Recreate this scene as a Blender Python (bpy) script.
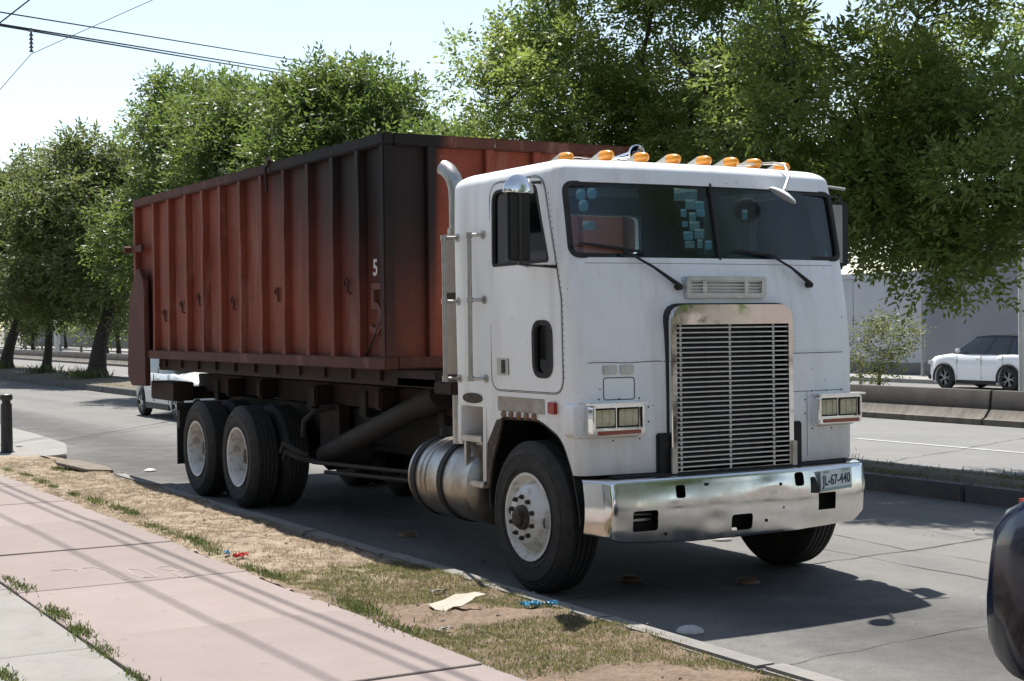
import bpy, bmesh, math, random
import numpy as np
from mathutils import Vector, Matrix
for o in list(bpy.data.objects): bpy.data.objects.remove(o)
S = bpy.context.scene
COL = S.collection
rad = math.radians
# ------------------------------------------------------------------ camera
CAM = np.array([-6.481, -8.906, 1.864]); YAW, PITCH, ROLL = rad(-30.05), rad(-0.6366), rad(-0.6645)
cy, sy = math.cos(YAW), math.sin(YAW)
F_ = np.array([-sy*math.cos(PITCH), cy*math.cos(PITCH), math.sin(PITCH)])
r0 = np.array([cy, sy, 0.0]); u0 = np.cross(r0, F_)
R_ = math.cos(ROLL)*r0+math.sin(ROLL)*u0; U_ = -math.sin(ROLL)*r0+math.cos(ROLL)*u0
cd = bpy.data.cameras.new('camera'); cam = bpy.data.objects.new('camera', cd); COL.objects.link(cam)
cam.matrix_world = Matrix(((R_[0], U_[0], -F_[0], CAM[0]), (R_[1], U_[1], -F_[1], CAM[1]), (R_[2], U_[2], -F_[2], CAM[2]), (0, 0, 0, 1)))
cd.sensor_width = 36.0; cd.lens = 52.79; cd.clip_start = 0.1; cd.clip_end = 6000
S.camera = cam
# ------------------------------------------------------------------ sky, sun, exposure
SUN = Vector((0.15, 0.50, 1.0)).normalized()
el = math.asin(SUN.z); az = math.atan2(SUN.x, SUN.y)
w = bpy.data.worlds.new('World'); S.world = w; w.use_nodes = True
nt = w.node_tree; bg = nt.nodes['Background']; sk = nt.nodes.new('ShaderNodeTexSky')
sk.sky_type = 'NISHITA'; sk.sun_disc = False; sk.sun_elevation = el; sk.sun_rotation = az
sk.altitude = 1500; sk.air_density = 1.4; sk.dust_density = 0.5; sk.ozone_density = 1.0
hz = nt.nodes.new('ShaderNodeHueSaturation'); hz.inputs['Saturation'].default_value = 0.74; hz.inputs['Value'].default_value = 1.0   # thin dry-season haze
nt.links.new(sk.outputs[0], hz.inputs['Color']); nt.links.new(hz.outputs[0], bg.inputs[0]); bg.inputs[1].default_value = 0.092
sd = bpy.data.lights.new('sun', 'SUN'); so = bpy.data.objects.new('sun', sd); COL.objects.link(so)
sd.energy = 5.0; sd.angle = rad(0.53); sd.color = (1.0, 0.955, 0.88)
so.rotation_euler = SUN.to_track_quat('Z', 'Y').to_euler(); so.location = (20, 30, 60)
S.view_settings.view_transform = 'Standard'; S.view_settings.look = 'None'
S.view_settings.exposure = 0.88; S.view_settings.gamma = 1.0; S.view_settings.use_curve_mapping = False
S.render.resolution_x = 1024; S.render.resolution_y = 681

# ------------------------------------------------------------------ materials
MATS = {}
def mat(name, c1, c2=None, scale=4.0, rough=0.6, metal=0.0, bump=0.0, bscale=30.0, detail=6.0, spec=0.5, trans=0.0, extra=None, coat=0.0):
    m = bpy.data.materials.new(name); m.use_nodes = True; n = m.node_tree.nodes; l = m.node_tree.links
    p = n['Principled BSDF']; p.inputs['Base Color'].default_value = (*c1, 1); p.inputs['Roughness'].default_value = rough
    p.inputs['Metallic'].default_value = metal; p.inputs['Specular IOR Level'].default_value = spec
    if coat: p.inputs['Coat Weight'].default_value = coat; p.inputs['Coat Roughness'].default_value = 0.06
    tc = n.new('ShaderNodeTexCoord')
    if c2 is not None:
        t = n.new('ShaderNodeTexNoise'); t.inputs['Scale'].default_value = scale; t.inputs['Detail'].default_value = detail
        t.inputs['Roughness'].default_value = 0.65
        r = n.new('ShaderNodeValToRGB'); r.color_ramp.elements[0].position = 0.36; r.color_ramp.elements[1].position = 0.64
        r.color_ramp.elements[0].color = (*c1, 1); r.color_ramp.elements[1].color = (*c2, 1)
        l.new(tc.outputs['Object'], t.inputs['Vector']); l.new(t.outputs['Fac'], r.inputs[0]); l.new(r.outputs[0], p.inputs['Base Color'])
        m['col'] = r.name
    if bump:
        t2 = n.new('ShaderNodeTexNoise'); t2.inputs['Scale'].default_value = bscale; t2.inputs['Detail'].default_value = 5
        b = n.new('ShaderNodeBump'); b.inputs['Strength'].default_value = bump; b.inputs['Distance'].default_value = 0.01
        l.new(tc.outputs['Object'], t2.inputs['Vector']); l.new(t2.outputs['Fac'], b.inputs['Height']); l.new(b.outputs[0], p.inputs['Normal'])
    if extra: extra(m, n, l, p, tc)
    MATS[name] = m
    return m
def nz(n, l, tc, scale, detail=5, rough=0.6, stretch=None, out='Object'):
    t = n.new('ShaderNodeTexNoise'); t.inputs['Scale'].default_value = scale; t.inputs['Detail'].default_value = detail; t.inputs['Roughness'].default_value = rough
    src = tc.outputs[out]
    if stretch:
        mp = n.new('ShaderNodeMapping'); mp.inputs['Scale'].default_value = stretch; l.new(src, mp.inputs[0]); src = mp.outputs[0]
    l.new(src, t.inputs['Vector']); return t.outputs['Fac']
def ramp(n, l, fac, a, b, ca=(0, 0, 0, 1), cb=(1, 1, 1, 1)):
    r = n.new('ShaderNodeValToRGB'); r.color_ramp.elements[0].position = a; r.color_ramp.elements[1].position = b
    r.color_ramp.elements[0].color = ca; r.color_ramp.elements[1].color = cb; l.new(fac, r.inputs[0]); return r.outputs[0]
def mix(n, l, fac, a, b):
    x = n.new('ShaderNodeMix'); x.data_type = 'RGBA'
    if isinstance(fac, (int, float)): x.inputs[0].default_value = fac
    else: l.new(fac, x.inputs[0])
    for s, v in ((6, a), (7, b)):
        if isinstance(v, tuple): x.inputs[s].default_value = (*v[:3], 1)
        else: l.new(v, x.inputs[s])
    return x.outputs[2]
def mth(n, l, op, a, b=0.0, clamp=False):
    x = n.new('ShaderNodeMath'); x.operation = op; x.use_clamp = clamp
    for i, v in enumerate((a, b)):
        if isinstance(v, (int, float)): x.inputs[i].default_value = v
        else: l.new(v, x.inputs[i])
    return x.outputs[0]
def setcol(l, p, out): l.new(out, p.inputs['Base Color'])
def curcol(p): return p.inputs['Base Color'].links[0].from_socket if p.inputs['Base Color'].links else tuple(p.inputs['Base Color'].default_value)

# asphalt: worn pale grey, tyre-darkened bands, patches and grit
def x_road(m, n, l, p, tc):
    c = curcol(p)
    g = nz(n, l, tc, 70, 3, .75); c = mix(n, l, ramp(n, l, g, .45, .62), c, (0.18, 0.172, 0.158))
    g4 = nz(n, l, tc, 14, 5, .7); c = mix(n, l, mth(n, l, 'MULTIPLY', ramp(n, l, g4, .56, .66), .55), c, (0.07, 0.067, 0.063)); c = mix(n, l, mth(n, l, 'MULTIPLY', ramp(n, l, nz(n, l, tc, 30, 3, .6), .66, .72), .6), c, (0.24, 0.23, 0.21))
    band = nz(n, l, tc, .9, 4, .6, (1.0, .05, 1.0)); c = mix(n, l, mth(n, l, 'MULTIPLY', ramp(n, l, band, .42, .62), .6), c, (0.092, 0.09, 0.089))
    big = nz(n, l, tc, .45, 6, .7); c = mix(n, l, mth(n, l, 'MULTIPLY', ramp(n, l, big, .48, .66), .65), c, (0.165, 0.157, 0.145))
    v = n.new('ShaderNodeTexVoronoi'); v.feature = 'DISTANCE_TO_EDGE'; v.inputs['Scale'].default_value = .33
    mp = n.new('ShaderNodeMapping'); l.new(tc.outputs['Object'], mp.inputs[0])
    wv = n.new('ShaderNodeTexNoise'); wv.inputs['Scale'].default_value = 2.2; wv.inputs['Detail'].default_value = 6
    l.new(tc.outputs['Object'], wv.inputs['Vector'])
    ad = n.new('ShaderNodeVectorMath'); ad.operation = 'ADD'; l.new(mp.outputs[0], ad.inputs[0]); l.new(wv.outputs['Color'], ad.inputs[1]); l.new(ad.outputs[0], v.inputs['Vector'])
    cr = ramp(n, l, v.outputs['Distance'], .0, .004, (1, 1, 1, 1), (0, 0, 0, 1))
    c = mix(n, l, mth(n, l, 'MULTIPLY', cr, .16), c, (0.05, 0.048, 0.045)); setcol(l, p, c)
    # oil drips and grime along the kerb
    sx = n.new('ShaderNodeSeparateXYZ'); l.new(tc.outputs['Object'], sx.inputs[0])
    k = mth(n, l, 'ADD', sx.outputs[0], mth(n, l, 'MULTIPLY', nz(n, l, tc, 1.4, 6), 1.0)); gut = ramp(n, l, k, -.0, 1.0)
    gm = n.new('ShaderNodeMapRange'); l.new(k, gm.inputs[0]); gm.inputs[1].default_value = -1.1; gm.inputs[2].default_value = -0.35; gm.inputs[3].default_value = .7; gm.inputs[4].default_value = 0
    c = mix(n, l, gm.outputs[0], c, (0.068, 0.062, 0.054))
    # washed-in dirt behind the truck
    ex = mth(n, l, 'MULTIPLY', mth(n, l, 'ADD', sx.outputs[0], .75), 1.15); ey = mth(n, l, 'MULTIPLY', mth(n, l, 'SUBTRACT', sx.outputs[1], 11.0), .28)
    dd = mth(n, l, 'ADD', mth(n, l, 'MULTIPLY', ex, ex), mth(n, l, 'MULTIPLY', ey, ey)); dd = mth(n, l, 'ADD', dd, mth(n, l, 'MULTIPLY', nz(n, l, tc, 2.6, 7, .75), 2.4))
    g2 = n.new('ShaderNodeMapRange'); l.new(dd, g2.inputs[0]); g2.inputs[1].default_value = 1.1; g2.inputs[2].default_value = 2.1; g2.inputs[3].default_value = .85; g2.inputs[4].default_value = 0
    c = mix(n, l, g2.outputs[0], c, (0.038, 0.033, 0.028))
    # parking-lane oil, its dark tone also painted in to deepen the truck's shadow
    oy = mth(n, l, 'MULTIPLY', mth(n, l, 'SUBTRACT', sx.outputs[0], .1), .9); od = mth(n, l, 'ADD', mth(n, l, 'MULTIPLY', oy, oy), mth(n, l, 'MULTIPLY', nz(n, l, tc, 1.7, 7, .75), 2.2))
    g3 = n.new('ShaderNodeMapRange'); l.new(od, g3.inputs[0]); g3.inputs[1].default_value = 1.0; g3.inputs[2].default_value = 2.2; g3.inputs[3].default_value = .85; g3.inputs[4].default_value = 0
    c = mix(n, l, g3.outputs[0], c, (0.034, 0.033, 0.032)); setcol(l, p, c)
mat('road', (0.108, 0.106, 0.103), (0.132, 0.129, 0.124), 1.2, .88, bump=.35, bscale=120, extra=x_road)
mat('road_far', (0.142, 0.141, 0.138), (0.168, 0.165, 0.16), .8, .9, bump=.25, bscale=90)
mat('tar', (0.05, 0.048, 0.045), (0.075, 0.07, 0.066), 12, .85)
mat('gutter_dirt', (0.045, 0.04, 0.035), (0.08, 0.07, 0.06), 2.6, .95, bump=.8, bscale=60)
mat('white_line', (0.42, 0.42, 0.41), (0.24, 0.24, 0.235), 6, .8)
def x_slab(m, n, l, p, tc):
    c = curcol(p); sp = nz(n, l, tc, 160, 3, .7); c = mix(n, l, mth(n, l, 'MULTIPLY', ramp(n, l, sp, .55, .75), .35), c, (0.16, 0.13, 0.12))
    st = nz(n, l, tc, 1.1, 7, .7); c = mix(n, l, mth(n, l, 'MULTIPLY', ramp(n, l, st, .48, .68), .5), c, (0.19, 0.155, 0.14))
    sp2 = nz(n, l, tc, 9, 3, .5); c = mix(n, l, mth(n, l, 'MULTIPLY', ramp(n, l, sp2, .68, .74), .5), c, (0.14, 0.115, 0.10)); oi_ = n.new('ShaderNodeObjectInfo'); hv = n.new('ShaderNodeHueSaturation'); l.new(mth(n, l, 'ADD', .93, mth(n, l, 'MULTIPLY', oi_.outputs['Random'], .14)), hv.inputs['Value']); l.new(c, hv.inputs['Color']); c = hv.outputs[0]; setcol(l, p, c)
mat('pink_slab', (0.215, 0.175, 0.163), (0.237, 0.194, 0.181), 2.0, .9, bump=.3, bscale=140, extra=x_slab)
mat('apron', (0.20, 0.193, 0.178), (0.235, 0.226, 0.21), 1.6, .92, bump=.5, bscale=70, extra=lambda m, n, l, p, tc: setcol(l, p, mix(n, l, mth(n, l, 'MULTIPLY', ramp(n, l, nz(n, l, tc, 5, 7, .75), .5, .68), .5), curcol(p), (0.16, 0.15, 0.135))))
mat('kerb', (0.165, 0.158, 0.146), (0.21, 0.20, 0.185), 3.0, .92, bump=.6, bscale=50)
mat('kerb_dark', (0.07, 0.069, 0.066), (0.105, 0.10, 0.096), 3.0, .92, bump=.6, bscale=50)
mat('jersey', (0.135, 0.122, 0.104), (0.175, 0.16, 0.138), 2.0, .92, bump=.4, bscale=50, extra=lambda m, n, l, p, tc: setcol(l, p, mix(n, l, mth(n, l, 'MULTIPLY', ramp(n, l, nz(n, l, tc, 3, 6, .7, (1, 1.5, .12)), .42, .62), .8), curcol(p), (0.085, 0.075, 0.065))))
mat('jersey_paint', (0.05, 0.045, 0.042), (0.085, 0.075, 0.066), 4.0, .85, extra=lambda m, n, l, p, tc: setcol(l, p, mix(n, l, mth(n, l, 'MULTIPLY', ramp(n, l, nz(n, l, tc, 3, 6, .7, (1, 1.5, .12)), .42, .62), .8), curcol(p), (0.06, 0.05, 0.045))))
def x_soil(m, n, l, p, tc):
    sx = n.new('ShaderNodeSeparateXYZ'); l.new(tc.outputs['Object'], sx.inputs[0])
    yy = mth(n, l, 'ADD', sx.outputs[1], mth(n, l, 'MULTIPLY', nz(n, l, tc, 1.6, 6), 2.4))
    mr = n.new('ShaderNodeMapRange'); l.new(yy, mr.inputs[0]); mr.inputs[1].default_value = 1.2; mr.inputs[2].default_value = 2.4
    dry = mix(n, l, ramp(n, l, nz(n, l, tc, 26, 5, .7), .35, .66), (0.21, 0.16, 0.11), (0.31, 0.25, 0.18))
    red = mix(n, l, ramp(n, l, nz(n, l, tc, 22, 6, .75), .35, .66), (0.105, 0.068, 0.045), (0.195, 0.14, 0.098))
    cc = mix(n, l, mr.outputs[0], red, dry)
    cc = mix(n, l, mth(n, l, 'MULTIPLY', ramp(n, l, nz(n, l, tc, 4.5, 6, .7), .5, .64), .7), cc, (0.105, 0.075, 0.05)); setcol(l, p, cc)
mat('soil', (0.3, 0.2, 0.13), None, rough=.95, bump=1.0, bscale=45, extra=x_soil)
mat('median_soil', (0.085, 0.067, 0.045), (0.14, 0.115, 0.078), 3, .95, bump=1.0, bscale=20)
mat('ground', (0.14, 0.13, 0.112), (0.19, 0.172, 0.15), .2, .95)
mat('far_pave', (0.235, 0.228, 0.21), (0.28, 0.27, 0.25), .8, .9)
def x_blade(cols):
    def f(m, n, l, p, tc):
        g = n.new('ShaderNodeNewGeometry'); r = n.new('ShaderNodeValToRGB'); e = r.color_ramp.elements
        e[0].color = (*cols[0], 1); e[1].color = (*cols[-1], 1)
        for i, c in enumerate(cols[1:-1]):
            q = e.new((i+1)/(len(cols)-1)); q.color = (*c, 1)
        # clump to clump variation of the leaf colour: young yellow-green sprays and older deep green ones
        nf = nz(n, l, tc, 1.3, 3, .6); l.new(mth(n, l, 'ADD', mth(n, l, 'MULTIPLY', g.outputs['Random Per Island'], .55), mth(n, l, 'MULTIPLY', mth(n, l, 'SUBTRACT', nf, .28), 1.0), True), r.inputs[0]); setcol(l, p, r.outputs[0])
        tr = n.new('ShaderNodeBsdfTranslucent'); hs = n.new('ShaderNodeHueSaturation'); hs.inputs['Value'].default_value = 1.5; hs.inputs['Hue'].default_value = .49
        l.new(r.outputs[0], hs.inputs['Color']); l.new(hs.outputs[0], tr.inputs[0])
        mx = n.new('ShaderNodeMixShader'); mx.inputs[0].default_value = .5
        l.new(p.outputs[0], mx.inputs[1]); l.new(tr.outputs[0], mx.inputs[2]); l.new(mx.outputs[0], n['Material Output'].inputs[0])
    return f
mat('leaf_near', (.06, .1, .02), rough=.42, spec=.5, extra=x_blade([(.070, .118, .026), (.122, .185, .040), (.18, .235, .056), (.235, .265, .085)]))
mat('leaf_mid', (.06, .1, .02), rough=.45, spec=.5, extra=x_blade([(.040, .078, .018), (.070, .118, .025), (.105, .15, .034), (.145, .17, .055)]))
mat('leaf_far', (.06, .1, .02), rough=.5, extra=x_blade([(.046, .075, .02), (.075, .108, .03), (.11, .135, .042), (.15, .155, .06)]))
mat('leaf_sapling', (.1, .1, .02), rough=.5, extra=x_blade([(.055, .08, .024), (.085, .11, .032), (.12, .125, .042), (.15, .13, .05)]))
mat('leaf_orange', (.55, .2, .02), rough=.5)
mat('grass_green', (.1, .13, .03), rough=.6, extra=x_blade([(.085, .098, .035), (.12, .128, .05), (.165, .155, .07), (.26, .215, .12)]))
mat('grass_dry', (.4, .3, .15), rough=.7, extra=x_blade([(.16, .135, .08), (.24, .195, .135), (.30, .25, .18), (.36, .305, .225)]))
mat('weed', (.06, .1, .02), rough=.55, extra=x_blade([(.045, .068, .02), (.065, .09, .028), (.095, .115, .038), (.15, .14, .065)]))
mat('bark', (0.030, 0.024, 0.019), (0.058, 0.047, 0.037), 9, .95, bump=1.0, bscale=28)
# white truck paint: chalky, dirt runs towards the bottom edges, small rust specks
def x_cab(m, n, l, p, tc):
    c = curcol(p)
    run = nz(n, l, tc, 3.0, 6, .65, (1.8, 1.8, .16)); c = mix(n, l, mth(n, l, 'MULTIPLY', ramp(n, l, run, .5, .74), .42), c, (0.47, 0.43, 0.37))
    cl = nz(n, l, tc, 1.3, 5, .6); c = mix(n, l, mth(n, l, 'MULTIPLY', ramp(n, l, cl, .5, .7), .2), c, (0.52, 0.52, 0.5))
    sp = nz(n, l, tc, 24, 3, .6); c = mix(n, l, mth(n, l, 'MULTIPLY', ramp(n, l, sp, .70, .74), .7), c, (0.24, 0.13, 0.07))
    sx = n.new('ShaderNodeSeparateXYZ'); l.new(tc.outputs['Object'], sx.inputs[0])
    k = mth(n, l, 'ADD', sx.outputs[2], mth(n, l, 'MULTIPLY', nz(n, l, tc, 7, 6, .7, (1, 1, .4)), .7))
    mr = n.new('ShaderNodeMapRange'); l.new(k, mr.inputs[0]); mr.inputs[1].default_value = 1.12; mr.inputs[2].default_value = 1.6; mr.inputs[3].default_value = .55; mr.inputs[4].default_value = 0
    c = mix(n, l, mr.outputs[0], c, (0.33, 0.26, 0.18)); setcol(l, p, c)
mat('cab_paint', (0.87, 0.87, 0.86), (0.90, 0.90, 0.89), 2, .30, spec=.5, bump=.10, bscale=5, extra=x_cab)
mat('cab_inner', (0.16, 0.18, 0.19), (0.13, 0.145, 0.155), 6, .8)
# container paint: faded red oxide, scraped pale streaks, rust, soot fan from the stack
def x_box(m, n, l, p, tc):
    c = curcol(p)
    st = nz(n, l, tc, 2.4, 7, .72, (1.6, 1.6, .22)); c = mix(n, l, mth(n, l, 'MULTIPLY', ramp(n, l, st, .55, .68), .55), c, (0.34, 0.18, 0.14))
    ru = nz(n, l, tc, 5, 7, .75); c = mix(n, l, mth(n, l, 'MULTIPLY', ramp(n, l, ru, .52, .66), .5), c, (0.10, 0.038, 0.022))
    ws = nz(n, l, tc, 11, 6, .8, (1.5, 1.5, .35)); c = mix(n, l, mth(n, l, 'MULTIPLY', ramp(n, l, ws, .655, .72), .8), c, (0.44, 0.36, 0.31))
    sx = n.new('ShaderNodeSeparateXYZ'); l.new(tc.outputs['Object'], sx.inputs[0])
    ns = nz(n, l, tc, 2.2, 5, .6)
    # soot: strongest at the front right top corner, fading back along the side and down the front
    dy = mth(n, l, 'MULTIPLY', mth(n, l, 'SUBTRACT', sx.outputs[1], 2.2-5.8), .31)
    dz = mth(n, l, 'MULTIPLY', mth(n, l, 'SUBTRACT', 3.45-1.34, sx.outputs[2]), .68)
    dx = mth(n, l, 'MULTIPLY', mth(n, l, 'MAXIMUM', mth(n, l, 'SUBTRACT', sx.outputs[0], -.80), 0.0), 9.0)
    d = mth(n, l, 'ADD', mth(n, l, 'ADD', dy, dz), dx); d = mth(n, l, 'ADD', d, mth(n, l, 'MULTIPLY', ns, .55))
    mr = n.new('ShaderNodeMapRange'); l.new(d, mr.inputs[0]); mr.interpolation_type = 'SMOOTHSTEP'
    mr.inputs[1].default_value = .72; mr.inputs[2].default_value = 1.95; mr.inputs[3].default_value = .97; mr.inputs[4].default_value = 0
    c = mix(n, l, mr.outputs[0], c, (0.012, 0.011, 0.011))
    k = mth(n, l, 'ADD', sx.outputs[2], mth(n, l, 'MULTIPLY', nz(n, l, tc, 6, 6, .7), .5))
    m2 = n.new('ShaderNodeMapRange'); l.new(k, m2.inputs[0]); m2.inputs[1].default_value = .38; m2.inputs[2].default_value = .76; m2.inputs[3].default_value = .5; m2.inputs[4].default_value = 0
    c = mix(n, l, m2.outputs[0], c, (0.075, 0.03, 0.02)); setcol(l, p, c)
mat('box_red', (0.188, 0.040, 0.022), (0.235, 0.058, 0.032), 1.5, .62, bump=.25, bscale=22, spec=.2, extra=x_box)
mat('box_rail', (0.075, 0.028, 0.02), (0.115, 0.04, 0.028), 4, .7, bump=.4, bscale=30, spec=.2, extra=x_box)
mat('rust_frame', (0.018, 0.010, 0.008), (0.034, 0.018, 0.013), 6, .85, bump=.5, bscale=30)
mat('black_frame', (0.010, 0.009, 0.0085), (0.020, 0.017, 0.015), 6, .75, bump=.4, bscale=30)
mat('rubber', (0.017, 0.0165, 0.016), (0.032, 0.030, 0.028), 7, .78, bump=.15, bscale=40)
mat('tyre', (0.020, 0.019, 0.018), (0.040, 0.037, 0.033), 9, .82, bump=.15, bscale=50)
mat('rim_white', (0.66, 0.65, 0.62), (0.74, 0.73, 0.70), 6, .5, extra=lambda m, n, l, p, tc: setcol(l, p, mix(n, l, mth(n, l, 'MULTIPLY', ramp(n, l, nz(n, l, tc, 11, 7, .7), .5, .68), .75), curcol(p), (0.2, 0.14, 0.09))))
mat('hub_rust', (0.05, 0.036, 0.028), (0.11, 0.085, 0.068), 20, .7, metal=.4)
mat('chrome', (0.86, 0.86, 0.86), (0.78, 0.77, 0.75), 5, .10, metal=1.0, extra=lambda m, n, l, p, tc: l.new(ramp(n, l, nz(n, l, tc, 6, 6, .7), .4, .75, (.03, .03, .03, 1), (.20, .20, .20, 1)), p.inputs['Roughness']))
mat('chrome_bumper', (0.82, 0.82, 0.81), (0.72, 0.70, 0.68), 5, .16, metal=1.0, extra=lambda m, n, l, p, tc: l.new(ramp(n, l, nz(n, l, tc, 5, 7, .7, (1, 1, .4)), .36, .7, (.09, .09, .09, 1), (.28, .28, .28, 1)), p.inputs['Roughness']))
mat('alu', (0.50, 0.49, 0.46), (0.36, 0.34, 0.31), 8, .38, metal=.9)
mat('alu_tank', (0.48, 0.46, 0.43), (0.28, 0.24, 0.20), 4, .36, metal=.85, bump=.1, bscale=20)
mat('stack_steel', (0.42, 0.39, 0.35), (0.30, 0.25, 0.2), 7, .55, metal=.35)
mat('shield_tan', (0.36, 0.31, 0.25), (0.42, 0.37, 0.31), 5, .55, metal=.2)
mat('slat', (0.66, 0.67, 0.68), (0.52, 0.52, 0.52), 10, .34, metal=.85)
mat('black', (0.010, 0.010, 0.010), rough=.6)
mat('black_gloss', (0.012, 0.012, 0.012), rough=.25)
mat('lamp_yellow', (0.66, 0.61, 0.42), (0.55, 0.50, 0.32), 14, .3, bump=.5, bscale=90)
mat('amber', (0.95, 0.40, 0.03), rough=.25, spec=.6, extra=lambda m, n, l, p, tc: (setattr(p.inputs['Transmission Weight'], 'default_value', .35)))
mat('amber_dirty', (0.28, 0.15, 0.075), (0.2, 0.12, 0.08), 20, .5)
mat('red_lens', (0.35, 0.02, 0.015), rough=.3, spec=.6)
mat('turn_strip', (0.34, 0.09, 0.05), rough=.35)
mat('lamp_base', (0.55, 0.54, 0.5), rough=.4, metal=.5)
mat('plate', (0.82, 0.84, 0.83), (0.68, 0.72, 0.71), 10, .5)
mat('plate_ink', (0.06, 0.08, 0.10), rough=.6)
mat('plate_green', (0.34, 0.45, 0.42), rough=.6)
mat('paint_white5', (0.62, 0.62, 0.6), (0.5, 0.48, 0.45), 40, .7)
mat('paint_grey5', (0.09, 0.030, 0.024), (0.16, 0.052, 0.036), 14, .8)
mat('sticker_teal', (0.72, 0.84, 0.80), (0.58, 0.76, 0.74), 40, .6)
mat('sticker_pale', (0.88, 0.86, 0.74), (0.66, 0.70, 0.6), 60, .6)
mat('sticker_card', (0.8, 0.8, 0.68), (0.42, 0.45, 0.38), 90, .7)
mat('seat_dark', (0.03, 0.028, 0.027), (0.05, 0.045, 0.042), 8, .85)
mat('curtain_brown', (0.085, 0.04, 0.028), (0.12, 0.06, 0.04), 8, .9)
def x_glass(tint, base, rgh=.03):
    def f(m, n, l, p, tc):
        t = n.new('ShaderNodeBsdfTransparent'); t.inputs[0].default_value = (*tint, 1)
        g = n.new('ShaderNodeBsdfGlossy'); g.inputs[0].default_value = (1, 1, 1, 1); g.inputs['Roughness'].default_value = rgh
        fr = n.new('ShaderNodeFresnel'); fr.inputs[0].default_value = 1.32
        mx = n.new('ShaderNodeMixShader'); l.new(mth(n, l, 'ADD', fr.outputs[0], base), mx.inputs[0])
        l.new(t.outputs[0], mx.inputs[1]); l.new(g.outputs[0], mx.inputs[2]); l.new(mx.outputs[0], n['Material Output'].inputs[0])
    return f
mat('glass', (.2, .3, .3), rough=.05, extra=x_glass((.60, .74, .80), .02, .14))
mat('glass_dark', (.03, .04, .045), rough=.04, extra=x_glass((.10, .13, .14), .04))
mat('car_white', (0.86, 0.87, 0.88), rough=.28, spec=.5, coat=.6)
mat('car_silver', (0.62, 0.63, 0.63), rough=.3, coat=.5)
mat('car_navy', (0.006, 0.009, 0.026), rough=.16, spec=.4, coat=.3)
mat('car_glass', (0.012, 0.016, 0.02), rough=.05, spec=.6)
mat('alloy', (0.35, 0.35, 0.36), rough=.35, metal=.8)
mat('tail_red', (0.55, 0.012, 0.012), rough=.15, spec=.6, coat=.5)
mat('tail_clear', (0.72, 0.68, 0.68), rough=.1, spec=.6, coat=.5)
mat('wall_grey', (0.20, 0.215, 0.235), (0.23, 0.245, 0.265), .6, .85)
mat('wall_pale', (0.42, 0.435, 0.46), (0.47, 0.485, 0.51), .6, .85)
mat('wall_dark', (0.14, 0.14, 0.14), (0.19, 0.185, 0.18), .6, .9)
mat('pole_grey', (0.30, 0.29, 0.28), (0.36, 0.35, 0.33), 4, .8)
mat('pole_white', (0.6, 0.6, 0.58), (0.5, 0.5, 0.48), 4, .8)
mat('bollard', (0.016, 0.016, 0.017), (0.028, 0.027, 0.027), 8, .45)
mat('stud_white', (0.52, 0.5, 0.47), (0.38, 0.36, 0.32), 9, .5)
mat('stud_amber', (0.15, 0.085, 0.042), (0.10, 0.06, 0.034), 9, .6)
mat('cardboard', (0.33, 0.295, 0.245), (0.40, 0.36, 0.30), 6, .9)
mat('plastic_blue', (0.04, 0.24, 0.38), (0.14, 0.38, 0.50), 20, .35)
mat('wrapper_red', (0.5, 0.03, 0.02), (0.6, 0.08, 0.05), 14, .4)
mat('cable', (0.02, 0.02, 0.022), rough=.7)
mat('insulator', (0.10, 0.085, 0.075), rough=.4)
mat('pebble', (0.2, 0.17, 0.145), (0.12, 0.10, 0.085), 2, .9)
mat('gutter_slab', (0.13, 0.108, 0.085), (0.18, 0.15, 0.12), 6, .95, bump=.5, bscale=40)
mat('brick_red', (0.20, 0.165, 0.15), (0.25, 0.21, 0.19), 3, .9)
mat('scratch', (0.30, 0.25, 0.23), rough=.95)

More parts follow.
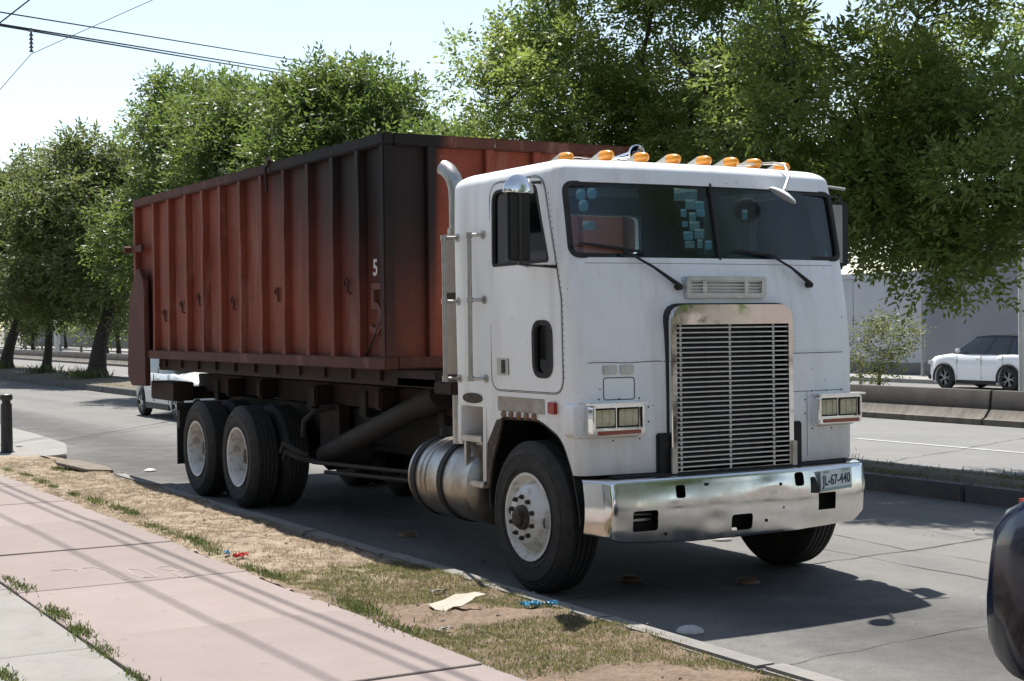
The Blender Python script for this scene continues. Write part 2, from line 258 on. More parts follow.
# ------------------------------------------------------------------ mesh helpers
class MB:
    def __init__(s): s.v = []; s.f = []
    def add(s, vs, fs):
        k = len(s.v); s.v += [tuple(map(float, q)) for q in vs]; s.f += [tuple(k+i for i in f) for f in fs]; return s
    def box(s, x0, x1, y0, y1, z0, z1, M=None):
        vs = [Vector((x, y, z)) for x in (x0, x1) for y in (y0, y1) for z in (z0, z1)]
        if M is not None: vs = [M @ q for q in vs]
        return s.add(vs, [(0, 1, 3, 2), (4, 6, 7, 5), (0, 4, 5, 1), (2, 3, 7, 6), (0, 2, 6, 4), (1, 5, 7, 3)])
    def tube(s, pts, r, n=8, cap=True):
        pts = [Vector(q) for q in pts]; rs = r if isinstance(r, (list, tuple)) else [r]*len(pts)
        T = [(pts[min(i+1, len(pts)-1)]-pts[max(i-1, 0)]).normalized() for i in range(len(pts))]
        a = T[0].orthogonal().normalized(); rings = []
        for i, q in enumerate(pts):
            a = (a-T[i]*a.dot(T[i])).normalized(); b = T[i].cross(a)
            rings.append([q+(a*math.cos(2*math.pi*k/n)+b*math.sin(2*math.pi*k/n))*rs[i] for k in range(n)])
        vs = [q for R in rings for q in R]
        fs = [(i*n+k, i*n+(k+1) % n, (i+1)*n+(k+1) % n, (i+1)*n+k) for i in range(len(pts)-1) for k in range(n)]
        if cap: fs += [tuple(range(n))[::-1], tuple((len(pts)-1)*n+k for k in range(n))]
        return s.add(vs, fs)
    def lathe(s, prof, n=48, org=(0, 0, 0), axis='X', cap=False):
        vs = []
        for (h, r) in prof:
            for k in range(n):
                a = 2*math.pi*k/n; c, d = r*math.cos(a), r*math.sin(a)
                q = (h, c, d) if axis == 'X' else ((d, h, c) if axis == 'Y' else (c, d, h))
                vs.append((q[0]+org[0], q[1]+org[1], q[2]+org[2]))
        m = len(prof); fs = [(i*n+k, i*n+(k+1) % n, (i+1)*n+(k+1) % n, (i+1)*n+k) for i in range(m-1) for k in range(n)]
        if cap: fs += [tuple(range(n))[::-1], tuple((m-1)*n+k for k in range(n))]
        return s.add(vs, fs)
    def grid(s, fn, nu, nv):
        vs = [fn(i/nu, j/nv) for i in range(nu+1) for j in range(nv+1)]
        fs = [(i*(nv+1)+j, (i+1)*(nv+1)+j, (i+1)*(nv+1)+j+1, i*(nv+1)+j+1) for i in range(nu) for j in range(nv)]
        return s.add(vs, fs)
    def prism(s, poly, ax, a0, a1):
        # poly in the two other axes, extruded along ax
        def P(q, a): return (a, q[0], q[1]) if ax == 'x' else ((q[0], a, q[1]) if ax == 'y' else (q[0], q[1], a))
        n = len(poly); vs = [P(q, a0) for q in poly]+[P(q, a1) for q in poly]
        return s.add(vs, [tuple(range(n)), tuple(range(2*n-1, n-1, -1))]+[(i, i+n, (i+1) % n+n, (i+1) % n) for i in range(n)])
    def rings(s, R, cap0=True, cap1=True):
        n = len(R[0]); vs = [q for r in R for q in r]
        fs = [(i*n+k, i*n+(k+1) % n, (i+1)*n+(k+1) % n, (i+1)*n+k) for i in range(len(R)-1) for k in range(n)]
        if cap0: fs.append(tuple(range(n))[::-1])
        if cap1: fs.append(tuple((len(R)-1)*n+k for k in range(n)))
        return s.add(vs, fs)
    def mesh(s, name, off=(0, 0, 0), bevel=0, smooth=40, seg=2):
        me = bpy.data.meshes.new(name)
        me.from_pydata([(q[0]-off[0], q[1]-off[1], q[2]-off[2]) for q in s.v], [], s.f)
        bm = bmesh.new(); bm.from_mesh(me); bmesh.ops.recalc_face_normals(bm, faces=bm.faces)
        if bevel: bmesh.ops.bevel(bm, geom=[e for e in bm.edges if len(e.link_faces) == 2 and e.calc_face_angle(0) > .5], offset=bevel, segments=seg, affect='EDGES', clamp_overlap=True)
        bm.to_mesh(me); bm.free(); finish(me, smooth); return me
    def build(s, name, m, parent=None, off=(0, 0, 0), bevel=0, smooth=40, seg=2):
        return link(name, s.mesh(name, off, bevel, smooth, seg), m, parent)
def finish(me, smooth=40):
    if smooth and len(me.polygons):
        me.polygons.foreach_set('use_smooth', [True]*len(me.polygons)); me.set_sharp_from_angle(angle=rad(smooth))
    me.update()
def link(name, me, m=None, parent=None):
    o = bpy.data.objects.new(name, me); COL.objects.link(o)
    if m is not None and me is not None:
        me.materials.clear(); me.materials.append(MATS[m])
    if parent is not None: o.parent = parent
    return o
def tag(o, label, cat, group=None):
    o['label'] = label; o['category'] = cat
    if group: o['group'] = group
    return o
def thing(name, label, cat, loc=(0, 0, 0), rz=0, group=None):
    o = bpy.data.objects.new(name, None); COL.objects.link(o); o.empty_display_size = .2
    o.location = loc; o.rotation_euler = (0, 0, rz); return tag(o, label, cat, group)
def struct(o, kind='structure'): o['kind'] = kind; return o
def np_mesh(name, V, nper, m, parent=None):
    # V: (N*nper, 3) vertices, one n-gon per nper vertices
    me = bpy.data.meshes.new(name); N = len(V)//nper
    me.vertices.add(len(V)); me.vertices.foreach_set('co', np.ascontiguousarray(V, dtype=np.float32).ravel())
    me.loops.add(N*nper); me.loops.foreach_set('vertex_index', np.arange(N*nper, dtype=np.int32))
    me.polygons.add(N); me.polygons.foreach_set('loop_start', np.arange(0, N*nper, nper, dtype=np.int32)); me.polygons.foreach_set('loop_total', np.full(N, nper, dtype=np.int32))
    me.update(calc_edges=True); return link(name, me, m, parent)
def copy_tree(o, parent=None):
    c = o.copy(); COL.objects.link(c); c.parent = parent
    for ch in o.children: copy_tree(ch, c)
    return c
def boolean(a, b, op='DIFFERENCE'):
    # a, b meshes -> new mesh
    oa = bpy.data.objects.new('a', a); ob = bpy.data.objects.new('b', b); COL.objects.link(oa); COL.objects.link(ob)
    md = oa.modifiers.new('b', 'BOOLEAN'); md.object = ob; md.operation = op; md.solver = 'EXACT'
    dg = bpy.context.evaluated_depsgraph_get(); me = bpy.data.meshes.new_from_object(oa.evaluated_get(dg))
    bpy.data.objects.remove(oa); bpy.data.objects.remove(ob); return me
def rpoly(pts, r=.06, seg=5):
    # rounded polygon from corner list, r may be per corner
    out = []; n = len(pts)
    for i in range(n):
        p = Vector(pts[i]); a = Vector(pts[i-1])-p; b = Vector(pts[(i+1) % n])-p; rr = r[i] if isinstance(r, (list, tuple)) else r
        rr = min(rr, a.length*.45, b.length*.45); s_ = p+a.normalized()*rr; e_ = p+b.normalized()*rr
        for k in range(seg+1):
            t = k/seg; q = s_*(1-t)**2+p*2*t*(1-t)+e_*t*t; out.append((q.x, q.y))
    return out
def grow(poly, d):
    n = len(poly); out = []; A = sum(poly[i-1][0]*poly[i][1]-poly[i][0]*poly[i-1][1] for i in range(n)); sg = 1 if A > 0 else -1
    for i in range(n):
        p = Vector(poly[i]); a = (p-Vector(poly[i-1])); b = (Vector(poly[(i+1) % n])-p)
        na = Vector((a.y, -a.x)).normalized() if a.length > 1e-9 else Vector((0, 0)); nb = Vector((b.y, -b.x)).normalized() if b.length > 1e-9 else na
        if a.length < 1e-9: na = nb
        q = (na+nb); q = q.normalized() if q.length > 1e-6 else na; out.append((p.x+q.x*d*sg, p.y+q.y*d*sg))
    return out
def text_mesh(body, size, depth=.002, bold=0.0):
    c = bpy.data.curves.new('txt', 'FONT'); c.body = body; c.size = size; c.extrude = depth; c.align_x = 'CENTER'; c.align_y = 'CENTER'; c.offset = bold
    o = bpy.data.objects.new('txt', c); COL.objects.link(o); dg = bpy.context.evaluated_depsgraph_get()
    me = bpy.data.meshes.new_from_object(o.evaluated_get(dg)); bpy.data.objects.remove(o); return me
# ================================================================== the setting
def gpx(u, v, z=0.0):
    d = F_+R_*(u-512)/1501.7+U_*(340.5-v)/1501.7; t = (z-CAM[2])/d[2]; return CAM+t*d
rng = np.random.default_rng(7); random.seed(7)
def sheet(name, x0, x1, y0, y1, z, m, nx=1, ny=1, parent=None):
    b = MB(); b.grid(lambda u, v: (x0+(x1-x0)*u, y0+(y1-y0)*v, z), nx, ny); return b.build(name, m, parent)
struct(sheet('ground', -2500, 2500, -2500, 2500, -0.60, 'ground'))
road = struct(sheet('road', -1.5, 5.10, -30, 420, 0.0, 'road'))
# transverse cracks in the road
def crack(p0, p1, wd, parent, m='tar', seed=0, z=.004):
    r = random.Random(seed); n = 40; L = []; Rr = []
    p0 = Vector((*p0, 0)); p1 = Vector((*p1, 0)); t = (p1-p0).normalized(); q = Vector((-t.y, t.x, 0)); o = 0
    for i in range(n+1):
        o = o*.8+r.uniform(-.035, .035); w_ = wd*r.uniform(.3, 1.2); c = p0.lerp(p1, i/n)+q*o
        L.append((*(c+q*w_).xy, z)); Rr.append((*(c-q*w_).xy, z))
    b = MB(); b.add(L+Rr, [(i, i+1, n+2+i, n+1+i) for i in range(n)]); return b.build('crack', m, parent, smooth=0)
crack((-1.45, -.35), (5.05, .12), .012, road, seed=3)
crack((2.2, -6), (2.4, 2.0), .006, road, seed=5)
crack((1.3, 1.6), (5.05, 2.2), .006, road, seed=8)
crack((-1.4, -2.6), (5.05, -2.1), .005, road, seed=9)
crack((1.75, -5), (1.95, 9), .008, road, seed=10)
crack((1.9, 7.5), (5.05, 7.9), .010, road, seed=12)
crack((-1.4, 16.5), (5.05, 17.2), .012, road, seed=13)
crack((2.6, -4), (4.6, -.3), .004, road, seed=14)
crack((.4, -3.6), (1.9, -1.7), .004, road, seed=15)
crack((3.2, .0), (3.5, 6.5), .004, road, seed=16)
# ---- median with trees
def medx(y):   # near and far edge
    return 5.10+max(0, y-38)*.02, 6.30+max(0, min(y-5, 40))*.045+max(0, y-45)*.03
ys = [-30, -20, -10, -4, 0, 3, 6, 10, 15, 20, 26, 32, 38, 46, 55, 70, 90, 120, 170, 240, 420]
def medm(u, v):
    i = v*(len(ys)-1); y = ys[int(round(i))]; a, c = medx(y); a += .18; c -= .18
    return (a+(c-a)*u, y, .16+.05*math.sin(math.pi*u)+.02*math.sin(y*1.7+u*9))
b = MB(); b.grid(medm, 8, len(ys)-1); median = struct(b.build('median', 'median_soil'))
def edge_stone(side, y0, y1):
    a0, c0 = medx(y0); a1, c1 = medx(y1); bb = MB()
    if side == 0: q = [(a0, y0), (a0+.2, y0), (a1+.2, y1), (a1, y1)]
    else: q = [(c0-.2, y0), (c0, y0), (c1, y1), (c1-.2, y1)]
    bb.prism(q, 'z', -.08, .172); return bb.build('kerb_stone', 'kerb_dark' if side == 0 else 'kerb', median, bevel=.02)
y = -12.0
while y < 60:
    st = 2.0 if y < 30 else 5.0
    for sd_ in (0, 1): edge_stone(sd_, y+.012, y+st-.012)
    y += st
b = MB()
for sd_ in (0, 1):
    for i in range(len(ys)-1):
        if ys[i] < 55: continue
        a0, c0 = medx(ys[i]); a1, c1 = medx(ys[i+1]); q = [(a0, ys[i]), (a0+.2, ys[i]), (a1+.2, ys[i+1]), (a1, ys[i+1])] if sd_ == 0 else [(c0-.2, ys[i]), (c0, ys[i]), (c1, ys[i+1]), (c1-.2, ys[i+1])]
        b.prism(q, 'z', -.08, .168)
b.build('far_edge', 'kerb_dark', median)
# ---- opposite carriageway, barrier strip, service road
b = MB(); b.grid(lambda u, v: ((5.9+(13.72-5.9)*u), -40+460*v, .0), 1, 1)
b = MB(); oy = [-40]+ys[1:]
b.grid(lambda u, v: ((medx(oy[int(round(v*(len(oy)-1)))])[1]-.1)*(1-u)+13.9*u, oy[int(round(v*(len(oy)-1)))], -.004), 1, len(oy)-1)
oroad = struct(b.build('opposite_road', 'road_far'))
for y0 in (-6, 4.2, 14.5, 24.8, 35, 46, 58):
    sheet('lane_line', 9.93, 10.05, y0, y0+4.6, .002, 'white_line', 1, 1, oroad)
crack((6.4, 5.2), (13.6, 7.8), .010, oroad, seed=21, z=.003)
b = MB(); b.grid(lambda u, v: (13.85+[0, .6, 3.2][int(round(u*2))], -40+460*v, [.05, .05, -.40][int(round(u*2))]), 2, 1); struct(b.build('bank', 'far_pave', smooth=0))
struct(sheet('service_road', 17.0, 32.4, -40, 420, -.404, 'road_far'))
b = MB(); b.box(32.4, 35.2, -40, 420, -.6, -.26); struct(b.build('far_pavement', 'far_pave', bevel=.02))
# jersey barrier blocks
prof = [(13.72, -.02), (13.72, .10), (13.80, .13), (13.92, .28), (13.96, .60), (14.12, .60), (14.16, .28), (14.28, .13), (14.36, .10), (14.36, -.02)]
low = [(13.72, -.02), (13.72, .10), (13.80, .13), (13.915, .27), (14.165, .27), (14.28, .13), (14.36, .10), (14.36, -.02)]
up = [(13.919, .272), (13.96, .585), (13.975, .60), (14.105, .60), (14.12, .585), (14.161, .272)]
bl = MB(); bl.prism(low, 'y', 0, 3.94); mlow = bl.mesh('base'); mlow.materials.append(MATS['jersey'])
bl = MB(); bl.prism(up, 'y', 0, 3.94); mup = bl.mesh('painted_top'); mup.materials.append(MATS['jersey_paint'])
def ordw(i): return ['first', 'second', 'third', 'fourth', 'fifth', 'sixth', 'seventh', 'eighth', 'ninth', 'tenth', 'eleventh', 'twelfth'][i]
k = 0; y0 = 5.70
nb = 0
for i in range(48):
    yy = y0-4+4*i
    if i < 3: lab = ['concrete road barrier block at the right picture edge below the white parked car', 'concrete road barrier block below the nose of the white parked car', 'concrete road barrier block just right of the truck cab'][i]
    else: lab = 'far concrete barrier block seen between the median trees behind the truck'
    t = thing('concrete_barrier', lab, 'barrier', (0, yy, 0), 0, 'barrier blocks along the opposite road' if i >= 3 else None)
    link('base', mlow, None, t); link('painted_top', mup, None, t)
# ---- near side: kerb, verge, pavement
b = MB(); b.box(-1.66, -1.505, -14, 9.2, -.2, .04); kerb = struct(b.build('kerb', 'kerb'))
kb = MB(); kb.box(-1.655, -1.50, .008, 1.492, -.15, .125); km = kb.mesh('kerb_stone', bevel=.018); km.materials.append(MATS['kerb'])
yk = [-13.5+1.5*i for i in range(15)]
for i, yy in enumerate(yk):
    o = link('kerb_stone', km, None, kerb); o.location = (rng.uniform(-.012, .012), yy, rng.uniform(-.012, .006)); o.rotation_euler = (0, 0, rng.uniform(-.006, .006))
def vz(x, y):
    return .105+.022*math.sin(x*5.1+y*1.3)*math.sin(y*2.1+x)+.012*math.sin(x*17+y*9)*math.sin(y*13-x*4)
b = MB(); b.grid(lambda u, v: (-2.80+1.15*u, -14+26.6*v, vz(-2.80+1.15*u, -14+26.6*v)+.004*random.gauss(0, 1)), 26, 460)
verge = struct(b.build('verge', 'soil'))
# beyond the kerb end: dirt tongue and driveway slab
b = MB(); b.prism(rpoly([(-2.75, 12.2), (-1.35, 12.5), (-.85, 14.6), (-.75, 17), (-.75, 42), (-2.75, 42)], .25), 'z', -.1, .10); struct(b.build('driveway', 'apron', bevel=.015))
b = MB(); b.grid(lambda u, v: (-1.70+(.28+.25*v)*u*(1 if v < .9 else .6), 9.1+3.6*v, .09*(1-u**2)+.012*math.sin(9*v+5*u)+.006), 8, 24); struct(b.build('dirt_bank', 'soil'))
b = MB(); M_ = Matrix.Translation((-1.72, 10.1, .14)) @ Matrix.Rotation(.10, 4, 'Y') @ Matrix.Rotation(.05, 4, 'X') @ Matrix.Rotation(.3, 4, 'Z')
b.prism([(-.22, -.45), (.12, -.5), (.26, -.1), (.2, .5), (-.1, .55), (-.26, .2)], 'z', -.018, .018); b.v = [tuple(M_ @ Vector(q)) for q in b.v]
tag(b.build('broken_slab', 'gutter_slab', bevel=.008), 'broken concrete slab lying tilted at the end of the kerb', 'slab')
# pavement: slabs over a bed
b = MB(); b.box(-4.40, -2.72, -14, 60, -.1, .095); pave = struct(b.build('pavement', 'kerb'))
sb = MB(); sb.box(-4.355, -2.765, .006, 1.744, .0, .118); sm = sb.mesh('slab', bevel=.006, seg=1); sm.materials.append(MATS['pink_slab'])
yy = -14.35+.35
joints = [-0.40+1.75*i for i in range(-8, 34)]
for i, yj in enumerate(joints):
    o = link('slab', sm, None, pave); o.location = (0, yj, rng.uniform(-.003, .003)); o.rotation_euler = (0, 0, 0)
    if yj < 14: o.rotation_euler = (rng.uniform(-.0015, .0015), rng.uniform(-.0015, .0015), 0)
b = MB(); b.box(-14, -4.40, -16, 60, -.1, .09); apron = struct(b.build('apron', 'gutter_dirt'))
ab = MB(); ab.box(-4.5, 0, .006, 2.194, .0, .112); am = ab.mesh('slab', bevel=.006, seg=1); am.materials.append(MATS['apron'])
for i in range(-6, 20):
    for k in range(2):
        o = link('slab', am, None, apron); o.location = (-4.372-4.512*k, -.62+2.2*i, rng.uniform(-.003, .003))
# figures scratched into the wet concrete
def scr(pts, r=.0045): 
    b = MB(); P = [tuple(gpx(u, v, .1195)) for u, v in pts]; b.tube(P, r*1.8, 5); b.v = [(q[0], q[1], .116+(q[2]-.116)*.45) for q in b.v]; b.build('scratched_mark', 'scratch', pave)
Z8 = lambda q: (q[0]*.3906, 440+q[1]*.3906)
scr([Z8(q) for q in ((130, 334), (150, 333), (172, 330), (196, 334))])
scr([Z8(q) for q in ((212, 328), (240, 326), (268, 331), (296, 345), (322, 357))])
scr([Z8(q) for q in ((322, 329), (366, 332), (404, 350), (368, 352), (338, 343), (322, 329))])
scr([Z8(q) for q in ((402, 326), (440, 322), (462, 330), (440, 340), (470, 352), (498, 348), (470, 336), (430, 332), (402, 326))])
# ------------------------------------------------------------------ grass
def inpoly(P, poly):
    x, y = P[:, 0], P[:, 1]; c = np.zeros(len(P), bool); n = len(poly)
    for i in range(n):
        x0, y0 = poly[i-1]; x1, y1 = poly[i]
        c ^= ((y0 > y) != (y1 > y)) & (x < (x1-x0)*(y-y0)/(y1-y0+1e-12)+x0)
    return c
def vzn(x, y): return .105+.022*np.sin(x*5.1+y*1.3)*np.sin(y*2.1+x)+.012*np.sin(x*17+y*9)*np.sin(y*13-x*4)
def blades(P, h, wd, lean, g, z=None):
    N = len(P); a = g.uniform(0, 2*np.pi, N); H = h*g.uniform(.5, 1.2, N); W = wd*g.uniform(.7, 1.3, N)
    la = g.uniform(0, 2*np.pi, N); ln = lean*g.uniform(.3, 1.2, N)*H
    z0 = vzn(P[:, 0], P[:, 1]) if z is None else np.full(N, z)
    B = np.stack([P[:, 0], P[:, 1], z0-.004], 1); dx = np.stack([np.cos(a)*W, np.sin(a)*W, np.zeros(N)], 1)
    T = B+np.stack([np.cos(la)*ln, np.sin(la)*ln, np.sqrt(np.maximum(H**2-ln**2, (.25*H)**2))], 1)
    mid = B*.5+T*.5+np.stack([np.zeros(N), np.zeros(N), H*.12], 1)
    V = np.stack([B-dx, B+dx, mid+dx*.7, T, mid-dx*.7], 1).reshape(-1, 3); return V
W2 = lambda px: [tuple(gpx(u, v, .12)[:2]) for u, v in px]
G1 = W2([(262, 574), (330, 566), (410, 556), (470, 571), (560, 598), (600, 612), (520, 608), (440, 600), (370, 603), (300, 588)])
G2 = W2([(380, 630), (470, 621), (560, 618), (640, 621), (700, 632), (775, 655), (790, 668), (700, 668), (600, 667), (510, 673), (440, 655)])
g = np.random.default_rng(11)
cand = np.stack([g.uniform(-2.79, -1.60, 240000), g.uniform(-6, 12, 240000)], 1)
nzv = np.sin(cand[:, 0]*9+np.sin(cand[:, 1]*4.3)*2)*np.sin(cand[:, 1]*7.7+np.sin(cand[:, 0]*6)*2)+g.normal(0, .35, len(cand))
m1 = inpoly(cand, G1) | inpoly(cand, G2)
near = cand[:, 1] < 1.2
green = m1 & (nzv > -.75)
green |= (~m1) & near & (nzv > 1.05) & (cand[:, 1] > -6)
green |= (cand[:, 1] < -3.2) & (nzv > -.2)
P = cand[green]; P = P[:90000]
o = np_mesh('grass', blades(P, .032, .0022, .9, g), 5, 'grass_green'); struct(o, 'stuff'); o['label'] = 'short patchy green grass on the verge beside the front wheel'; o['category'] = 'grass'
dry = (cand[:, 1] > .6) & (~green) & (nzv > -.32)
P = cand[dry][:80000]
o = np_mesh('dry_grass', blades(P, .022, .0026, 1.0, g), 5, 'grass_dry'); struct(o, 'stuff'); o['label'] = 'flattened straw coloured dry grass on the verge beside the rear wheels'; o['category'] = 'grass'
# weeds along the pavement edges
wp = [Z8(q) for q in ((15, 75), (60, 90), (100, 105), (130, 118), (185, 138), (240, 155), (300, 175), (330, 185), (400, 225), (440, 240), (480, 250), (510, 262), (545, 288), (640, 330), (690, 345), (880, 415), (900, 425), (920, 430), (150, 75), (1010, 480))]
lp = [Z8(q) for q in ((15, 356), (50, 378), (128, 440), (145, 447), (190, 487), (200, 490), (262, 540), (10, 605), (340, 605))]
Vs = []
for (u, v), k in [(q, 1.0) for q in wp]+[(q, .75) for q in lp]:
    c = gpx(u, v, .12); k *= g.uniform(.45, 1.15); n = int(240*k); Q = np.stack([c[0]+g.normal(.02, .04*k, n), c[1]+g.normal(0, .17*k, n)], 1)
    Vs.append(blades(Q, .046*(.5+.5*k), .0042, .8, g, .112))
o = np_mesh('weeds', np.concatenate(Vs), 5, 'weed'); struct(o, 'stuff'); o['label'] = 'small green weeds growing along the pavement joints'; o['category'] = 'weeds'
# scattered pebbles, leaves and crumbs
b = MB(); r_ = random.Random(9)
for i in range(420):
    if i < 330: x, y_ = r_.uniform(-2.8, -1.45), r_.uniform(-4, 12); z_ = vz(x, y_)
    else: x, y_ = r_.uniform(-1.45, 4.8), r_.uniform(-5, 10); z_ = .004
    s_ = r_.choice([.006, .009, .012, .02])*r_.uniform(.7, 1.2); q = [(x+s_*r_.uniform(.6, 1.2)*dx, y_+s_*r_.uniform(.6, 1.2)*dy, z_+s_*.5*dz+.003) for dx, dy, dz in ((1, 0, 0), (-1, 0, 0), (0, 1, 0), (0, -1, 0), (0, 0, 1), (0, 0, -1))]
    b.add(q, [(0, 2, 4), (2, 1, 4), (1, 3, 4), (3, 0, 4), (2, 0, 5), (1, 2, 5), (3, 1, 5), (0, 3, 5)])
o = b.build('pebbles', 'pebble', smooth=0); struct(o, 'stuff'); o['label'] = 'loose pebbles and crumbs scattered over verge and road'; o['category'] = 'pebbles'
# median grass
c_ = np.stack([g.uniform(0, 1, 60000), g.uniform(-8, 62, 60000)], 1); c_[:, 1] = np.where(g.uniform(0, 1, 60000) < .5, g.uniform(-6, 10, 60000), c_[:, 1])
A = np.array([medx(q) for q in c_[:, 1]]); X_ = A[:, 0]+.2+(A[:, 1]-A[:, 0]-.4)*c_[:, 0]; nn = np.sin(X_*4+np.sin(c_[:, 1]*1.7)*2)*np.sin(c_[:, 1]*2.3)+g.normal(0, .4, 60000)
P = np.stack([X_, c_[:, 1]], 1)[nn > .25]; V = blades(P, .038, .004, .85, g, .185)
o = np_mesh('median_grass', V, 5, 'grass_green'); struct(o, 'stuff'); o['label'] = 'rough grass and weeds on the narrow median strip'; o['category'] = 'grass'
# ================================================================== truck
TR = thing('truck', 'white cabover hauler truck with tall chrome grille parked at the kerb', 'truck')
Zs = [.86, 1.30, 1.60, 1.80, 2.0, 2.15, 2.30, 2.56, 2.80, 2.875]
Xs = [1.195, 1.20, 1.205, 1.208, 1.21, 1.212, 1.214, 1.214, 1.210, 1.205]
Ys = [-.715, -.715, -.71, -.695, -.665, -.635, -.60, -.55, -.50, -.485]
BOW = .085; RC = .075; YR = 1.09
def secX(z): return float(np.interp(z, Zs, Xs))
def secY(z): return float(np.interp(z, Zs, Ys))
def yF(x, z, d=0.0):
    X = secX(z); return secY(z)+BOW*(x/X)**2-d
def ring(z, off=0.0, ins=0.0, fr=0.0):
    X = secX(min(z, 2.9))+off-ins; y0 = secY(min(z, 2.9))-off+ins*1.15+fr; yr = YR+off-ins; rc = max(RC-ins*.3, .04); r2 = .07; pts = []
    xe = X-rc; yc = y0+BOW*(xe/X)**2+.012
    for i in range(25): x = -xe+2*xe*i/24; pts.append((x, y0+BOW*(x/X)**2, z))
    for i in range(1, 8): a = -math.pi/2+math.pi/2*i/7; pts.append((xe+rc*math.cos(a), yc+rc+rc*math.sin(a)-.012*(1-i/7), z))
    for i in range(1, 13): pts.append((X, yc+rc+(yr-r2-yc-rc)*i/12, z))
    for i in range(1, 6): a = math.pi/2*i/5; pts.append((X-r2+r2*math.cos(a), yr-r2+r2*math.sin(a), z))
    for i in range(1, 9): pts.append((X-r2-2*(X-r2)*i/8, yr, z))
    for i in range(1, 6): a = math.pi/2+math.pi/2*i/5; pts.append((-X+r2+r2*math.cos(a), yr-r2+r2*math.sin(a), z))
    for i in range(1, 13): pts.append((-X, yr-r2+(yc+rc-yr+r2)*i/12, z))
    for i in range(1, 7): a = math.pi+math.pi/2*i/7; pts.append((-xe+rc*math.cos(a), yc+rc+rc*math.sin(a)-.012*(i/7), z))
    return pts
def body(off, zb, zt=None, roof=True):
    zz = [zb]+[z for z in Zs if z > zb+.02]; R = [ring(z, off) for z in zz]
    if roof:
        for i in range(1, 8):
            t = math.pi/2*i/7; R.append(ring(2.875+(.105+off)*math.sin(t), off, .17*(1-math.cos(t))))
        R.append(ring(2.995+off, off, .32)); R.append(ring(3.005+off, off, .55))
    b = MB(); b.rings(R); return b
def cutter(poly, ax, a0, a1): b = MB(); b.prism(poly, ax, a0, a1); return b.mesh('c', smooth=0)
DOOR = rpoly([(.49, 2.86), (.50, 1.40), (-.45, 1.40), (-.45, 2.02), (-.385, 2.30), (-.235, 2.86)][::-1], [.12, .02, .03, .11, .11, .12])
WIN = rpoly([(.455, 2.81), (.455, 2.275), (-.315, 2.28), (-.150, 2.81)][::-1], [.05, .03, .03, .09])
PEEP = rpoly([(-.09, 1.87), (-.09, 1.51), (-.325, 1.51), (-.325, 1.87)], .09)
WS = rpoly([(-1.178, 2.30), (1.178, 2.30), (1.17, 2.81), (-1.17, 2.81)], .075)
ARCH = rpoly([(.60, .5), (.60, 1.0), (.42, 1.205), (-.12, 1.215), (-.42, 1.10), (-.56, .86), (-.66, .5)], .10)
RW = rpoly([(-.46, 2.41), (.46, 2.41), (.46, 2.71), (-.46, 2.71)], .06)
outer = body(0, .86).mesh('o'); inner = MB()
inner.rings([ring(z, -.05) for z in [1.26]+Zs[2:]]+[ring(2.91, -.05, .10)]); inner = inner.mesh('i')
sh = boolean(outer, inner)
sh = boolean(sh, cutter(WS, 'y', -1.1, -.2))
sh = boolean(sh, cutter(grow(DOOR, .006), 'x', 1.0, 1.4)); sh = boolean(sh, cutter(grow(DOOR, .006), 'x', -1.4, -1.0))
sh = boolean(sh, cutter(ARCH, 'x', -1.4, -.72)); sh = boolean(sh, cutter(ARCH, 'x', .72, 1.4))
sh = boolean(sh, cutter(RW, 'y', .8, 1.2))
for xx in ((-1.4, -1.02), (1.02, 1.4)):
    sh = boolean(sh, cutter([(.655, .70), (.985, .70), (.985, 1.262), (.655, 1.262)], 'x', *xx))
    sh = boolean(sh, cutter([(.98, .70), (1.3, .70), (1.3, .972), (.98, .972)], 'x', *xx))
sh = boolean(sh, cutter([(-.50, .80), (.50, .80), (.50, 1.92), (-.50, 1.92)], 'y', -1.2, -.56))
finish(sh, 35); sh.name = 'cab_shell'; shell = link('cab_shell', sh, 'cab_paint', TR)
# interior
b = MB(); b.box(-1.1, 1.1, 1.02, 1.035, 1.28, 2.40); b.box(-1.1, 1.1, 1.02, 1.035, 2.72, 2.88); b.box(-1.1, -.47, 1.02, 1.035, 2.40, 2.72); b.box(.47, 1.1, 1.02, 1.035, 2.40, 2.72); b.box(-1.0, 1.0, -.25, 1.02, 2.86, 2.88); b.build('cab_lining', 'cab_inner', TR)
b = MB(); b.prism([(-.52, 2.18), (-.30, 2.26), (-.16, 2.22), (-.12, 1.9), (-.2, 1.3), (-.56, 1.3)], 'x', -1.1, 1.1); b.build('dashboard', 'seat_dark', TR, bevel=.02)
for sx in (-.62, .62):
    b = MB(); b.box(sx-.26, sx+.26, .12, .62, 1.62, 1.78); st_ = b.build('seat', 'seat_dark', TR, bevel=.04)
    b = MB(); b.prism([(.55, 1.76), (.70, 1.76), (.82, 2.42), (.72, 2.44)], 'x', sx-.25, sx+.25); b.build('backrest', 'seat_dark', st_, bevel=.04)
b = MB(); P = [(.62+.22*math.cos(a), .05+.16*math.sin(a), 2.18+.15*math.sin(a)) for a in np.linspace(0, 2*math.pi, 33)]; b.tube(P, .013, 6)
b.tube([(.62, .05, 2.18), (.62, -.15, 1.95)], .025, 8); b.tube([(.41, .05, 2.18), (.83, .05, 2.18)], .012, 6); b.build('steering_wheel', 'black', TR)
b = MB(); b.grid(lambda u, v: (-.30+.30*u+.22*(1-v)*.0-.10*v, -.18+.05*math.sin(u*18), 2.22+.66*v), 12, 4); b.build('curtain', 'curtain_brown', TR)
